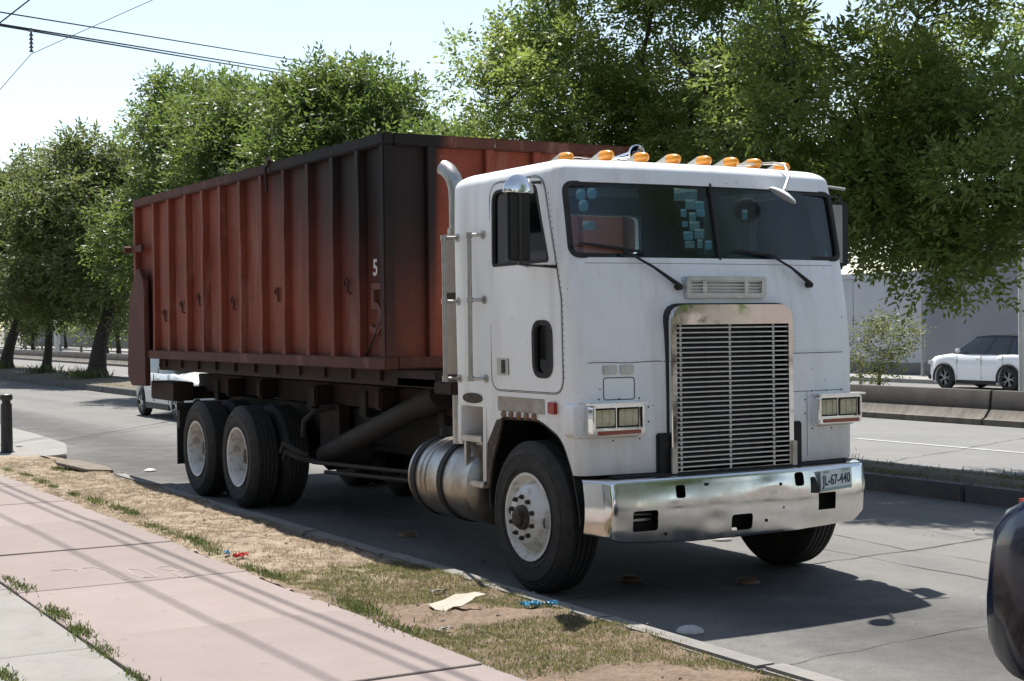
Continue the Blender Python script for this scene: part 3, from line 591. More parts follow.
# windscreen panes (two, with a black seal and centre bar)
def front_strip(b, pts, wd, d0, d1):
    # ribbon following the cab front through (x,z) points
    L = []; n = len(pts)
    for i, (x, z) in enumerate(pts):
        a = Vector(pts[max(i-1, 0)]); c = Vector(pts[min(i+1, n-1)]); t = (c-a).normalized() if (c-a).length > 1e-9 else Vector((1, 0)); q = Vector((-t.y, t.x))*wd/2
        for s_, d in ((1, d0), (1, d1), (-1, d1), (-1, d0)): L.append((x+q.x*s_, yF(x+q.x*s_, z+q.y*s_, d), z+q.y*s_))
    fs = [(i*4+k, i*4+(k+1) % 4, (i+1)*4+(k+1) % 4, (i+1)*4+k) for i in range(n-1) for k in range(4)]
    fs += [(0, 1, 2, 3), tuple((n-1)*4+k for k in (3, 2, 1, 0))]; b.add(L, fs)
def pane(x0, x1):
    b = MB()
    def fn(u, v):
        z = 2.285+.54*v; k = 1.178-.01*v; x = x0*k+(x1*k-x0*k)*u; return (x, yF(x, z, -.018), z)
    b.grid(fn, 20, 10); k = len(b.v); vs = [(q[0], q[1]+.006, q[2]) for q in b.v]; b.add(vs, [tuple(i for i in f[::-1]) for f in list(b.f)]); return b.build('windscreen_pane', 'glass', TR)
pane(-1.005, -.012); pane(.012, 1.005)
b = MB(); Q = grow(WS, -.012); front_strip(b, Q+[Q[0], Q[1]], .034, -.03, .006); front_strip(b, [(0, 2.29), (0, 2.56), (0, 2.83)], .016, -.03, .004); b.build('windscreen_seal', 'rubber', TR)
# doors
outD = body(.005, .86)
for sgn in (-1, 1):
    d = boolean(outD.mesh('od'), cutter(DOOR, 'x', *((-1.4, -1.05) if sgn < 0 else (1.05, 1.4))), 'INTERSECT')
    inn = MB(); inn.rings([ring(z, -.045) for z in [1.2]+Zs[2:]]+[ring(2.91, -.045, .10)]); d = boolean(d, inn.mesh('ii'))
    d = boolean(d, cutter(WIN, 'x', *((-1.4, -1) if sgn < 0 else (1, 1.4))))
    if sgn < 0: d = boolean(d, cutter(PEEP, 'x', -1.4, -1))
    finish(d, 35); d.name = 'door'; door = link('door', d, 'cab_paint', TR)
    def sx(z, e=0): return sgn*(secX(z)+e)
    def side_strip(b, pts, wd, d0, d1):
        L = []; n = len(pts)
        for i, (y, z) in enumerate(pts):
            a = Vector(pts[max(i-1, 0)]); c = Vector(pts[min(i+1, n-1)]); t = (c-a).normalized() if (c-a).length > 1e-9 else Vector((1, 0)); q = Vector((-t.y, t.x))*wd/2
            for s_, dd in ((1, d0), (1, d1), (-1, d1), (-1, d0)): L.append((sx(z+q.y*s_, dd), y+q.x*s_, z+q.y*s_))
        b.add(L, [(i*4+k, i*4+(k+1) % 4, (i+1)*4+(k+1) % 4, (i+1)*4+k) for i in range(n-1) for k in range(4)])
    b = MB(); Q = grow(WIN, -.006); side_strip(b, Q+[Q[0], Q[1]], .022, -.02, .009); b.build('window_seal', 'rubber', door)
    b = MB(); b.tube([(sx(2.29, -.005), .27, 2.29), (sx(2.8, -.005), .27, 2.80)], .012, 6) if False else None
    g_ = MB(); g_.prism(grow(WIN, .002), 'x', 0, 1)
    g_.v = [(sx(q[2], -.016+(.006 if q[0] > .5 else 0)), q[1], q[2]) for q in g_.v]; g_.build('window_pane', 'glass_dark', door, smooth=0)
    b = MB(); b.tube([(sx(2.27, -.008), -.02, 2.28), (sx(2.8, -.008), .03, 2.80)], .012, 6); b.build('vent_window_bar', 'rubber', door)
    if sgn < 0:
        b = MB(); side_strip(b, PEEP+[PEEP[0], PEEP[1]], .035, -.02, .010); b.build('peep_window_seal', 'rubber', door)
        g_ = MB(); g_.prism(PEEP, 'x', sx(1.7, -.02), sx(1.7, -.014)); g_.build('peep_window_pane', 'glass_dark', door, smooth=0)
    b = MB(); b.box(min(sx(1.56, -.004), sx(1.56, .012)), max(sx(1.56, -.004), sx(1.56, .012)), .25, .42, 1.50, 1.625); hd = b.build('door_handle', 'alu', door, bevel=.006)
    b = MB(); xa, xb = sorted((sx(1.56, .0125), sx(1.56, .014))); b.box(xa, xb, .295, .35, 1.515, 1.61); b.build('handle_recess', 'black', hd)
    b = MB(); Q = grow(DOOR, .012); side_strip(b, Q+[Q[0], Q[1]], .004, -.01, .003); b.build('door_gasket', 'rubber', door)
    # rivets along the door's front edge
    b = MB()
    for k in range(34):
        z = 1.5+.02*k*2.0
        if z > 2.75: break
        y_ = (-.475 if z < 2.02 else -.475+(z-2.02)*.235); b.lathe([(0, .0055), (.003, .004), (.004, .0001)], 6, (0, 0, 0), 'X'); m_ = len(b.v)-18
        b.v[m_:] = [(sx(z, .001+q[0]), y_+q[1], z+q[2]) for q in b.v[m_:]]
    b.build('rivet_row', 'pole_grey', shell)
    # grab bars
    for (yb, xo, z0, z1) in ((.68, .075, 1.47, 2.51), (1.03, .10, 1.46, 2.51)):
        b = MB(); xg = sx(2, xo); b.tube([(xg, yb, z0-.02), (xg, yb, z1+.02)], .017, 10); gb = b.build('grab_bar', 'alu', TR)
        for zz in ((z0, z1, (z0+z1)/2+.05) if yb < .9 else (z0, z1, (z0+z1)/2+.05)):
            b = MB(); yb2 = yb-.09 if yb < .9 else yb-.03; b.tube([(xg, yb, zz), (sx(zz, .02), yb2, zz), (sx(zz, -.004), yb2, zz)], .013, 8); b.tube([(sx(zz, -.002), yb2, zz), (sx(zz, .012), yb2, zz)], .03, 10); b.tube([(xg, yb, zz-.02), (xg, yb, zz+.02)], .024, 10); b.build('bracket', 'alu', gb)
    # mirror
    mx_ = sgn*1.45; my = -.30 if sgn < 0 else -.20
    b = MB(); b.box(mx_-.085, mx_+.085, my-.03, my+.02, 2.28, 2.77); mr_ = b.build('mirror', 'black', TR, bevel=.012)
    b = MB(); b.box(mx_-.075, mx_+.075, my+.021, my+.026, 2.29, 2.76); b.build('mirror_glass', 'chrome', mr_)
    b = MB(); b.tube([(sx(2.25, -.01), -.40, 2.24), (mx_, my-.03, 2.255), (mx_, my-.03, 2.80), (sx(2.80, -.01), -.20, 2.82)], .013, 8); b.tube([(sx(2.25, 0), -.02, 2.26), (mx_, my-.03, 2.262)], .010, 8); b.build('mirror_arm', 'black_gloss', mr_)
    if sgn < 0:
     b = MB(); b.lathe([(my-.06, .001), (my-.055, .06), (my-.035, .105), (my-.02, .118), (my-.012, .118), (my-.012, .001)], 28, (mx_+.0, 0, 2.735), 'Y')
     b.v = [(q[0], q[1], q[2] if q[2] > 2.735 else 2.735-(2.735-q[2])*.12) for q in b.v]; b.build('round_mirror', 'chrome', mr_)
    if sgn > 0:
        b = MB()
        b.box(mx_-.11, mx_+.0, my-.05, my-.035, 2.30, 2.74)
        b.tube([(sx(2.9), -.15, 2.90), (mx_+.02, my-.06, 2.86)], .012, 6); b.build('mirror_back', 'pole_grey', mr_)
# seams and rivets on the front
b = MB(); front_strip(b, [(-1.125+.62*i/10, 1.60+.003*math.sin(i)) for i in range(11)], .005, -.004, .0015); front_strip(b, [(.51+.57*i/10, 1.632) for i in range(11)], .005, -.004, .0015)
front_strip(b, [(.51+.57*i/10, 1.36) for i in range(11)], .004, -.004, .0015); front_strip(b, [(.70, .90+.46*i/6) for i in range(7)], .003, -.004, .0015); front_strip(b, [(-1.08+2.16*i/20, 2.262) for i in range(21)], .003, -.004, .001); b.build('seam', 'gutter_dirt', shell)
b = MB()
def rivet(x, z, r=.0055):
    k = len(b.v); b.lathe([(0, r), (.003, r*.7), (.004, .0001)], 6, (0, 0, 0), 'Y'); b.v[k:] = [(x+q[0], yF(x, z)-q[1], z+q[2]) for q in b.v[k:]]
for i in range(26): rivet(-1.08+.55*i/25, 1.617, .007); rivet(.54+.54*i/25, 1.65, .007)
for i in range(18): rivet(.60, 1.66+.03*i); rivet(-.565, 1.16+.04*i)
b.build('rivet_row', 'cab_paint', shell)
# grille
GR = MB(); T = rpoly([(-.53, .84), (.53, .84), (.53, 1.98), (-.53, 1.98)], [.01, .01, .12, .12]); Tin = [(-.485, .86), (.485, .86), (.485, 1.845), (-.485, 1.845)]
gs = MB(); gs.prism(T, 'y', -.748, -.64); fr_ = boolean(gs.mesh('g', bevel=.012), cutter(Tin, 'y', -1, -.5)); finish(fr_, 35)
grille = link('grille', fr_, 'chrome', TR)
b = MB(); b.prism(grow(T, .010), 'y', -.706, -.62); b2 = boolean(b.mesh('gg'), cutter(Tin, 'y', -1, -.5)); link('grille_gasket', b2, 'rubber', grille)
b = MB(); b.box(-.5, .5, -.60, -.585, .84, 1.9); b.build('radiator', 'black', grille)
sl = MB(); sl.prism([(-.012, .004), (.028, -.004), (.028, -.010), (-.012, -.006)], 'x', -.484, .484); sl = MB(); sl.prism([(-.006, .0045), (.030, .0095), (.030, .007), (-.006, -.004)], 'x', -.484, .484); slm = sl.mesh('slat', smooth=0); slm.materials.append(MATS['slat'])
for i in range(29):
    o = link('slat', slm, None, grille); z = .885+.0335*i; o.location = (0, -.732, z); o.rotation_euler = (rng.uniform(-.02, .02), rng.uniform(-.0012, .0012), 0)
for x in (-.42, .0, .385):
    b = MB(); b.box(x-.009, x+.009, -.701, -.69, .86, 1.845); b.build('grille_bar', 'slat', grille)
for sgn in (-1, 1):
    b = MB(); x0, x1 = sorted((sgn*.54, sgn*.625)); b.box(x0, x1, -.722, -.66, .82, 1.12 if sgn < 0 else 1.15); b.build('grille_bracket', 'black_frame', grille, bevel=.01)
    b = MB(); x0, x1 = sorted((sgn*.495, sgn*.545)); b.box(x0, x1, -.762, -.740, .845, 1.02); b.build('grille_latch', 'alu', grille, bevel=.004)
# upper vent
z0, z1 = 2.025, 2.175; yv = yF(0, 2.1)-.03
b = MB(); b.prism(rpoly([(-.355, z0), (.345, z0), (.345, z1), (-.355, z1)], .025), 'y', yv-.012, yv+.09); vf = boolean(b.mesh('v', bevel=.006), cutter([(-.31, z0+.035), (.30, z0+.035), (.30, z1-.03), (-.31, z1-.03)], 'y', -1, yv+.05)); finish(vf, 30); vent = link('roof_vent' if 0 else 'cowl_vent', vf, 'slat', TR)
b = MB(); b.box(-.312, .302, yv+.044, yv+.0495, z0+.03, z1-.025); b.build('vent_backing', 'black', vent)
for i in range(4):
    b = MB(); z = z0+.045+.022*i; b.box(-.311, .301, yv, yv+.012, z, z+.008); b.build('slat', 'slat', vent)
for x in (-.19, .17): b = MB(); b.box(x-.018, x+.018, yv-.003, yv+.014, z0+.034, z1-.031); b.build('vent_bar', 'slat', vent)
# wipers
for (bx, bz, hx, hz, tips) in ((-.40, 2.10, -.80, 2.35, ((-1.11, 2.395), (-.60, 2.335))), (.78, 2.12, .43, 2.335, ((.13, 2.365), (.52, 2.325)))):
    b = MB(); b.tube([(bx, yF(bx, bz, .03), bz), (bx-.0, yF(bx, bz, .035), bz+.01), ((bx+hx)/2, yF((bx+hx)/2, (bz+hz)/2, .05), (bz+hz)/2+.012), (hx, yF(hx, hz, .03), hz)], [.016, .017, .010, .008], 8)
    b.tube([(bx, yF(bx, bz, -.01), bz), (bx, yF(bx, bz, .045), bz)], .022, 10); wi = b.build('wiper', 'black', TR)
    b = MB(); (xa, za), (xb, zb) = tips; b.tube([(xa+(xb-xa)*t, yF(xa+(xb-xa)*t, za+(zb-za)*t, .012), za+(zb-za)*t) for t in np.linspace(0, 1, 7)], [.006, .010, .012, .013, .012, .010, .006], 6); b.build('wiper_blade', 'black', wi)
# windscreen stickers
def stick(x, z, w_, h_, m, parent=TR, rnd=.01):
    b = MB(); Q = rpoly([(x-w_/2, z-h_/2), (x+w_/2, z-h_/2), (x+w_/2, z+h_/2), (x-w_/2, z+h_/2)], rnd, 3); y_ = yF(x, z, -.026); b.prism(Q, 'y', y_+.002, y_+.004); b.build('sticker', m, parent, smooth=0)
for x, z in ((-1.03, 2.725), (-.945, 2.735), (-1.02, 2.65)): stick(x, z, .075, .075, 'sticker_teal', rnd=.03)
stick(-1.0, 2.515, .095, .06, 'sticker_pale')
stick(-.20, 2.745, .20, .085, 'sticker_card', rnd=.002)
rr = random.Random(5)
for i in range(5):
    for k in range(3):
        if (i, k) in ((2, 2), (0, 0), (3, 2)): continue
        stick(-.255+.078*k+.012*i+rr.uniform(-.014, .014), 2.672-.068*i+rr.uniform(-.016, .016), rr.uniform(.045, .085), rr.uniform(.04, .07), rr.choice(['sticker_teal', 'sticker_pale', 'sticker_pale']), rnd=.004)
stick(1.06, 2.335, .05, .05, 'plate_green', rnd=.02)
stick(.30, 2.62, .05, .07, 'sticker_pale', rnd=.004)
# clearance lights along the roof edge
for i, x in enumerate((-1.0, -.67, -.375, -.10, .175, .42, .634, .90)):
    zt = 3.012-.03*max(0, abs(x)-.75)/.25; y0 = -.13; r_ = random.Random(i); t = r_.uniform(-.02, .02)
    b = MB(); b.prism([(y0+.15, zt-.03), (y0-.05, zt-.035), (y0-.05, zt+.045), (y0-.02, zt+.05), (y0+.15, zt-.005)], 'x', x-.03, x+.03); cl = b.build('clearance_light', 'lamp_base', TR, bevel=.012)
    b = MB(); b.lathe([(y0-.15, .001), (y0-.143, .019), (y0-.12, .033), (y0-.075, .040), (y0-.03, .041), (y0-.03, .001)], 16, (x, 0, zt+.012), 'Y'); b.build('lens', 'amber', cl)
b = MB(); b.tube([(-1.06, -.05, 2.96), (-.95, -.02, 3.02), (-.8, -.04, 3.025), (-.6, .0, 3.02), (-.3, -.02, 3.02)], .005, 5); b.build('roof_wire', 'lamp_base', TR)
# air horn
b = MB(); b.lathe([(-.10, .062), (-.09, .060), (0, .028), (.15, .015), (.45, .012), (.46, .001)], 20, (-.34, .0, 3.06), 'Y'); b.lathe([(-.102, .062), (-.10, .07), (-.09, .07), (-.088, .062)], 20, (-.34, .0, 3.06), 'Y'); b.box(-.355, -.325, .1, .13, 2.98, 3.06); b.build('air_horn', 'chrome', TR)
# round mirror on an arm over the windscreen
b = MB(); b.tube([(.40, -.10, 3.01), (.72, -.32, 3.02), (.74, -.42, 3.0), (.66, -.56, 2.90), (.53, -.66, 2.79)], .010, 8); am_ = b.build('look_down_mirror', 'alu', TR)
b = MB(); b.lathe([(-.03, .001), (-.028, .04), (-.012, .095), (0, .11), (.006, .11), (.006, .001)], 28, (0, 0, 0), 'Z'); Mx = Matrix.Translation((.50, -.68, 2.75)) @ Matrix.Rotation(rad(28), 4, 'Y') @ Matrix.Rotation(rad(16), 4, 'X') @ Matrix.Rotation(math.pi, 4, 'X'); b.v = [tuple(Mx @ Vector(q)) for q in b.v]; b.build('mirror_dish', 'cab_paint', am_)
# headlights
for sgn in (-1, 1):
    def fx(a, b_): return (min(sgn*a, sgn*b_), max(sgn*a, sgn*b_))
    zo = 1.10; x0, x1 = fx(.69, 1.20)
    b = MB(); P0 = rpoly([(.74, 1.105), (1.225, 1.105), (1.225, 1.34), (.74, 1.34)], .05); b.prism([(sgn*q[0], q[1]) for q in P0], 'y', -.715, -.48)
    b.v = [(q[0], q[1]+(.10*max(0, (abs(q[0])-1.10)/.125)) if q[1] < -.7 else q[1], q[2]) for q in b.v]
    hl = b.build('headlight', 'cab_paint' if sgn < 0 else 'cab_paint', TR, bevel=.012)
    b = MB(); P1 = rpoly([(.752, 1.125), (1.165, 1.125), (1.165, 1.325), (.752, 1.325)], .03); b.prism([(sgn*q[0], q[1]) for q in P1], 'y', -.755, -.66); bz_ = boolean(b.mesh('bz', bevel=.008), cutter([(x, z) for x, z in ((fx(.775, 1.145)[0], 1.172), (fx(.775, 1.145)[1], 1.172), (fx(.775, 1.145)[1], 1.308), (fx(.775, 1.145)[0], 1.308))], 'y', -1, -.72)); finish(bz_, 30); bez = link('bezel', bz_, 'chrome', hl)
    for (a, c) in ((.780, .955), (.965, 1.140)):
        xa, xb = fx(a, c); b = MB(); b.box(xa, xb, -.7225, -.7195, 1.174, 1.306); b.build('lamp_surround', 'black', hl)
        b = MB(); b.grid(lambda u, v: (xa+.012+(xb-xa-.024)*u, -.728-.014*math.sin(math.pi*u)**.5*math.sin(math.pi*v)**.5, 1.186+.108*v), 10, 8); b.box(xa+.013, xb-.013, -.728, -.7226, 1.187, 1.293); ln = b.build('lens', 'lamp_yellow', hl)
        b = MB()
        for t in (.33, .66): b.box(xa+(xb-xa)*t-.002, xa+(xb-xa)*t+.002, -.745, -.736, 1.19, 1.29)
        b.build('lens_rib', 'lamp_yellow', hl)
    xa, xb = fx(.79, 1.13); b = MB(); b.box(xa, xb, -.763, -.75, 1.132, 1.158); b.build('turn_signal_strip', 'turn_strip', hl, bevel=.004)
    b = MB(); xa, xb = fx(.745, 1.18); b.box(xa, xb, -.785, -.68, 1.327, 1.340); b.build('headlight_brow', 'chrome', hl, bevel=.006)
    b = MB()
    for x, z in ((.68, 1.2), (.68, 1.3), (.75, 1.36), (.9, 1.36), (1.05, 1.36), (.75, 1.09), (.95, 1.085)):
        k = len(b.v); b.lathe([(0, .007), (.004, .005), (.005, .0001)], 6, (0, 0, 0), 'Y'); b.v[k:] = [(sgn*x+q[0], yF(x, z)-q[1], z+q[2]) for q in b.v[k:]]
    b.build('screw_row', 'hub_rust', hl)
# small grilles and the flush hatch beside the left picture headlight
for xa, xb in ((-1.02, -.91), (-.893, -.785)):
    b = MB(); Q = rpoly([(xa, 1.52), (xb, 1.52), (xb, 1.585), (xa, 1.585)], .012, 3); b.prism(Q, 'y', yF((xa+xb)/2, 1.55)-.008, -.6); ve = b.build('small_vent', 'slat', TR, bevel=.003)
b = MB(); Q = rpoly([(-1.015, 1.355), (-.785, 1.355), (-.785, 1.50), (-1.015, 1.50)], .02, 3); front_strip(b, Q+[Q[0], Q[1]], .006, -.004, .002); b.build('hatch_seam', 'gutter_dirt', shell)
# bumper
def bprof(x):
    ax = abs(x); zb_ = .405+.03*max(0, ax-.45)/.6+(.05 if x < 0 else .15)*max(0, (ax-1.0)/.22); yf = -.875+.05*(ax/1.1)**2
    if ax > 1.09: yf += (ax-1.09)*1.35
    return yf, zb_
def bump_pt(u, v):
    x = -1.195+2.39*u; yf, zb_ = bprof(x); zt = .835; rr_ = random.Random(int(u*997)*131+int(v*997))
    dn = .0025*math.sin(x*4.3+1)*math.sin(v*3)+.0006*math.sin(x*11+v*5)+.010*math.exp(-((x+.28)/.09)**2-((v-.35)/.10)**2)-.006*math.exp(-((x-.22)/.12)**2-((v-.72)/.1)**2)
    if v < .12: t = v/.12; return (x*(1-.012*(1-t)), yf+.03*(1-t), zb_-.002+.008*t)
    if v < .82: t = (v-.12)/.70; return (x, yf-.022*math.sin(math.pi*t)+dn, zb_+.006+(zt-.03-zb_-.006)*t)
    if v < .9: t = (v-.82)/.08; return (x, yf+.02*t**2, zt-.03+.03*math.sin(t*math.pi/2))
    t = (v-.9)/.1; return (x*(1-.02*t*(abs(x) > 1.1)), yf+.02+.13*t*min(1, .12+(1.195-abs(x))/.2), zt+.002*t)
b = MB(); b.grid(bump_pt, 96, 40); k = len(b.v); inn_ = []
me_ = b.mesh('bp', smooth=0); ob = link('bp', me_); sm_ = ob.modifiers.new('s', 'SOLIDIFY'); sm_.thickness = .008; sm_.offset = 0
dg = bpy.context.evaluated_depsgraph_get(); bm_ = bpy.data.meshes.new_from_object(ob.evaluated_get(dg)); bpy.data.objects.remove(ob)
for (x0, x1, z0, z1, r) in ((-.935, -.745, .50, .635, .02), (-.15, .03, .45, .56, .025), (.625, .79, .535, .655, .006), (-.60, -.525, .70, .785, .02), (.415, .50, .715, .81, .025)):
    bm_ = boolean(bm_, cutter(rpoly([(x0, z0), (x1, z0), (x1, z1), (x0, z1)], r, 3), 'y', -1.2, -.80))
finish(bm_, 40); bumper = link('bumper', bm_, 'chrome_bumper', TR)
b = MB()
for x, z in ((-.62, .60), (-.42, .63), (.28, .74), (.30, .58), (.52, .62), (-.35, .78), (-.68, .47), (.15, .50)):
    k = len(b.v); b.lathe([(0, .012), (.004, .010), (.005, .0001)], 8, (0, 0, 0), 'Y'); b.v[k:] = [(x+q[0], bprof(x)[0]-.020-q[1], z+q[2]) for q in b.v[k:]]
b.build('bolt', 'black_frame', bumper)
b = MB(); b.box(-.93, -.75, -.80, -.78, .56, .575); b.tube([(-.935, -.80, .61), (-.745, -.80, .60)], .008, 6); b.build('tow_pin', 'alu', bumper)
b = MB(); b.box(-1.0, 1.0, -.76, -.68, .45, .855); b.build('bumper_mount', 'black_frame', bumper)
# licence plate
px0, px1, pz0, pz1 = .635, .945, .665, .815
yp = bprof(.79)[0]-.03; ang = .055*2*.79/1.21
Mp = Matrix.Translation((.79, yp-.004, .742)) @ Matrix.Rotation(math.atan(ang), 4, 'Z') @ Matrix.Rotation(rad(-2.5), 4, 'Y')
b = MB(); b.box(-.155, .155, -.003, .003, -.075, .075, None); b.v = [tuple(Mp @ Vector(q)) for q in b.v]; plate = b.build('license_plate', 'plate', TR, bevel=.002)
tm = text_mesh('JL-67-440', .098, .001, .002); tm.transform(Mp @ Matrix.Translation((0, -.0048, -.002)) @ Matrix.Rotation(math.pi/2, 4, 'X') @ Matrix.Scale(.72, 4, (1, 0, 0))); link('plate_text', tm, 'plate_ink', plate)
b = MB(); b.box(-.15, .15, -.0045, -.003, -.07, -.052); b.box(-.13, -.07, -.0045, -.003, .052, .068); b.box(.06, .13, -.0045, -.003, .052, .068); b.v = [tuple(Mp @ Vector(q)) for q in b.v]; b.build('plate_band', 'plate_green', plate)
b = MB(); b.prism([(.555, .66), (.63, .655), (.625, .70), (.59, .77), (.575, .77)], 'y', bprof(.6)[0]-.03, bprof(.6)[0]-.012); b.build('plate_clip', 'black', plate)
# right-hand side details under the door
sX = -1.2
b = MB(); b.prism(rpoly([(-.21, 1.245), (.43, 1.245), (.43, 1.35), (-.21, 1.35)], .008, 2), 'x', sX-.004, sX+.003); b.build('side_vent', 'stack_steel', TR)
for k in range(5):
    b = MB(); b.lathe([(-.022, .001), (-.02, .018), (-.012, .026), (.008, .028), (.008, .001)], 14, (sX, .345-.105*k, 1.225), 'X'); b.build('marker_light', 'amber_dirty', TR)
b = MB(); b.box(sX-.028, sX+.002, -.375, -.285, 1.255, 1.335); b.build('red_marker', 'red_lens', TR, bevel=.006)
# step box behind the wheel arch
def side_box(sgn):
    def fx(a, b_): return tuple(sorted((sgn*a, sgn*b_)))
    b = MB(); xx = fx(1.0, 1.203); b.box(*xx, .60, 1.04, 1.27, 1.375); so_ = b.build('step_box', 'cab_paint', TR, bevel=.008)
    b = MB(); b.box(fx(1.1, 1.204)[0], fx(1.1, 1.204)[1], .984, 1.045, .98, 1.268); b.build('step_post', 'cab_paint', so_, bevel=.006)
    b = MB(); b.box(fx(1.1, 1.204)[0], fx(1.1, 1.204)[1], .602, .656, .72, 1.268); b.build('step_post', 'cab_paint', so_, bevel=.006)
    b = MB(); b.box(*fx(1.0, 1.022), .656, .984, .70, 1.262); b.build('step_recess', 'stack_steel', so_)
    for zz, dy in ((1.03, 0), (.70, -.03)):
        b = MB(); b.box(*fx(1.05, 1.215), .66+dy, .97, zz-.03, zz+.015); b.build('step', 'alu', so_, bevel=.008)
    for yy in (.67, .955): b = MB(); b.box(*fx(1.15, 1.19), yy-.02, yy+.02, .68, 1.02); b.build('step_hanger', 'alu', so_, bevel=.006)
    b = MB(); xx = fx(1.2035, 1.212); Q = [(.80+.155*math.cos(a), 1.322+.038*math.sin(a)) for a in np.linspace(0, 2*math.pi, 25)[:-1]]; Q = [(min(.945, max(.655, q[0])), q[1]) for q in Q]; b.prism(Q, 'x', *xx); b.build('emblem', 'hub_rust', so_, bevel=.002)
    # dark liner inside the wheel arch
    P = grow(ARCH, -.010)[2:-2]; b = MB(); Rg = []; xa, xb = fx(.725, 1.19)
    for i, (y_, z_) in enumerate(P):
        a = Vector(P[max(i-1, 0)]); c = Vector(P[min(i+1, len(P)-1)]); t = (c-a).normalized(); n_ = Vector((t.y, -t.x))
        if n_.dot(Vector((0, .6))-Vector((y_, z_))) < 0: n_ = -n_
        Rg.append([(xa, y_, z_), (xb, y_, z_), (xb, y_+n_.x*.01, z_+n_.y*.01), (xa, y_+n_.x*.01, z_+n_.y*.01)])
    b.rings(Rg); b.build('fender_liner', 'black', TR)
    b = MB(); xa, xb = fx(.72, .735); b.prism(grow(ARCH, -.02), 'x', xa, xb); b.build('arch_back', 'black', TR)
side_box(-1); side_box(1)
b = MB(); b.prism([(.70, .66), (.60, .70), (.58, 1.0), (.44, 1.18), (.36, 1.19), (.42, 1.04), (.50, .9), (.56, .68)], 'x', -1.21, -1.19); b.build('mud_guard', 'hub_rust', TR)
# exhaust stack
b = MB(); sxk, syk = -1.06, 1.28
b.tube([(sxk, syk, 1.45), (sxk, syk, 2.60), (sxk, syk, 2.82), (sxk+.0, syk+.008, 2.91), (sxk-.01, syk+.04, 2.99), (sxk-.02, syk+.10, 3.05), (sxk-.03, syk+.155, 3.075)], [.065]*7, 18, cap=False); b.tube([(sxk, syk, .95), (sxk, syk, 1.46)], .055, 14); stk_ = b.build('exhaust_stack', 'alu', TR)
b = MB(); b.tube([(sxk, syk, 1.42), (sxk, syk, 2.55)], .118, 28); b.build('heat_shield', 'shield_tan', stk_)
for z in (2.08, 1.46): b = MB(); b.tube([(sxk, syk, z-.025), (sxk, syk, z+.025)], .122, 28); b.build('strap', 'hub_rust', stk_)
b = MB(); b.tube([(sxk, syk, 2.55), (sxk, syk, 2.60)], .078, 20); b.build('clamp', 'alu', stk_)
b = MB(); b.box(sxk-.14, sxk+.14, syk-.13, syk+.16, 1.33, 1.425); b.build('stack_bracket', 'rust_frame', stk_, bevel=.01)
# ---- wheels
def tyre_prof(w_, grooves=4):
    R = .525; h = w_/2; P = [(-h+.015, .29), (-h-.002, .33), (-h-.006, .345), (-h-.011, .347), (-h-.011, .352), (-h-.008, .354), (-h-.012, .395), (-h-.010, .43), (-h-.014, .433), (-h-.013, .440), (-h-.007, .443), (-h-.004, .465), (-h+.006, .478), (-h+.004, .484), (-h+.018, .503), (-h+.035, .519)]
    n = grooves; tw = w_-.07; x = -h+.035
    for i in range(n+1):
        a = x+tw*i/(n+1)+.006; c = x+tw*(i+1)/(n+1)-.006; P += [(a, R), (c, R)]
        if i < n: P += [(c+.001, R-.014), (c+.011, R-.014)]
    P += [(h-.035, .519), (h-.018, .503), (h-.004, .484), (h-.006, .478), (h+.004, .465), (h+.007, .443), (h+.013, .440), (h+.014, .433), (h+.010, .43), (h+.012, .395), (h+.008, .354), (h+.011, .352), (h+.011, .347), (h+.006, .345), (h+.002, .33), (h-.015, .29)]; return P
tb = MB(); tb.lathe(tyre_prof(.275), 72); tyre_me = tb.mesh('tyre', smooth=30); tyre_me.materials.append(MATS['tyre'])
def wheel_set():
    out = {}
    # steering wheel rim: axis +X is outward
    b = MB(); b.lathe([(-.12, .27), (.10, .275), (.128, .288), (.14, .308), (.146, .306), (.142, .288), (.120, .272), (.100, .258), (.098, .248), (.112, .235), (.150, .205), (.172, .182), (.178, .170), (.178, .100), (.178, .001)], 60); out['fr'] = b.mesh('rim', smooth=35)
    b = MB(); b.lathe([(.17, .088), (.205, .084), (.21, .066), (.235, .060), (.245, .04), (.248, .001)], 28); out['fh'] = b.mesh('hub', smooth=35)
    b = MB(); b.lathe([(-.12, .27), (.10, .275), (.128, .288), (.14, .308), (.146, .306), (.142, .288), (.115, .272), (-.03, .258), (-.045, .24), (-.05, .16), (-.045, .10), (-.045, .001)], 60); out['rr'] = b.mesh('rim', smooth=35)
    b = MB(); b.lathe([(-.05, .10), (-.01, .098), (.0, .085), (.045, .080), (.055, .055), (.06, .001)], 28); out['rh'] = b.mesh('hub', smooth=35)
    b = MB(); b.tube([(0, 0, 0), (.022, 0, 0)], .0165, 6); b.tube([(.02, 0, 0), (.034, 0, 0)], .010, 8); out['nut'] = b.mesh('lug_nut', smooth=0)
    b = MB(); b.lathe([(0, .030), (.002, .028), (.002, .001)], 18); out['hole'] = b.mesh('hand_hole', smooth=0)
    for k, m in (('fr', 'rim_white'), ('fh', 'hub_rust'), ('rr', 'rim_white'), ('rh', 'hub_rust'), ('nut', 'hub_rust'), ('hole', 'black')): out[k].materials.append(MATS[m])
    return out
WS_ = wheel_set()
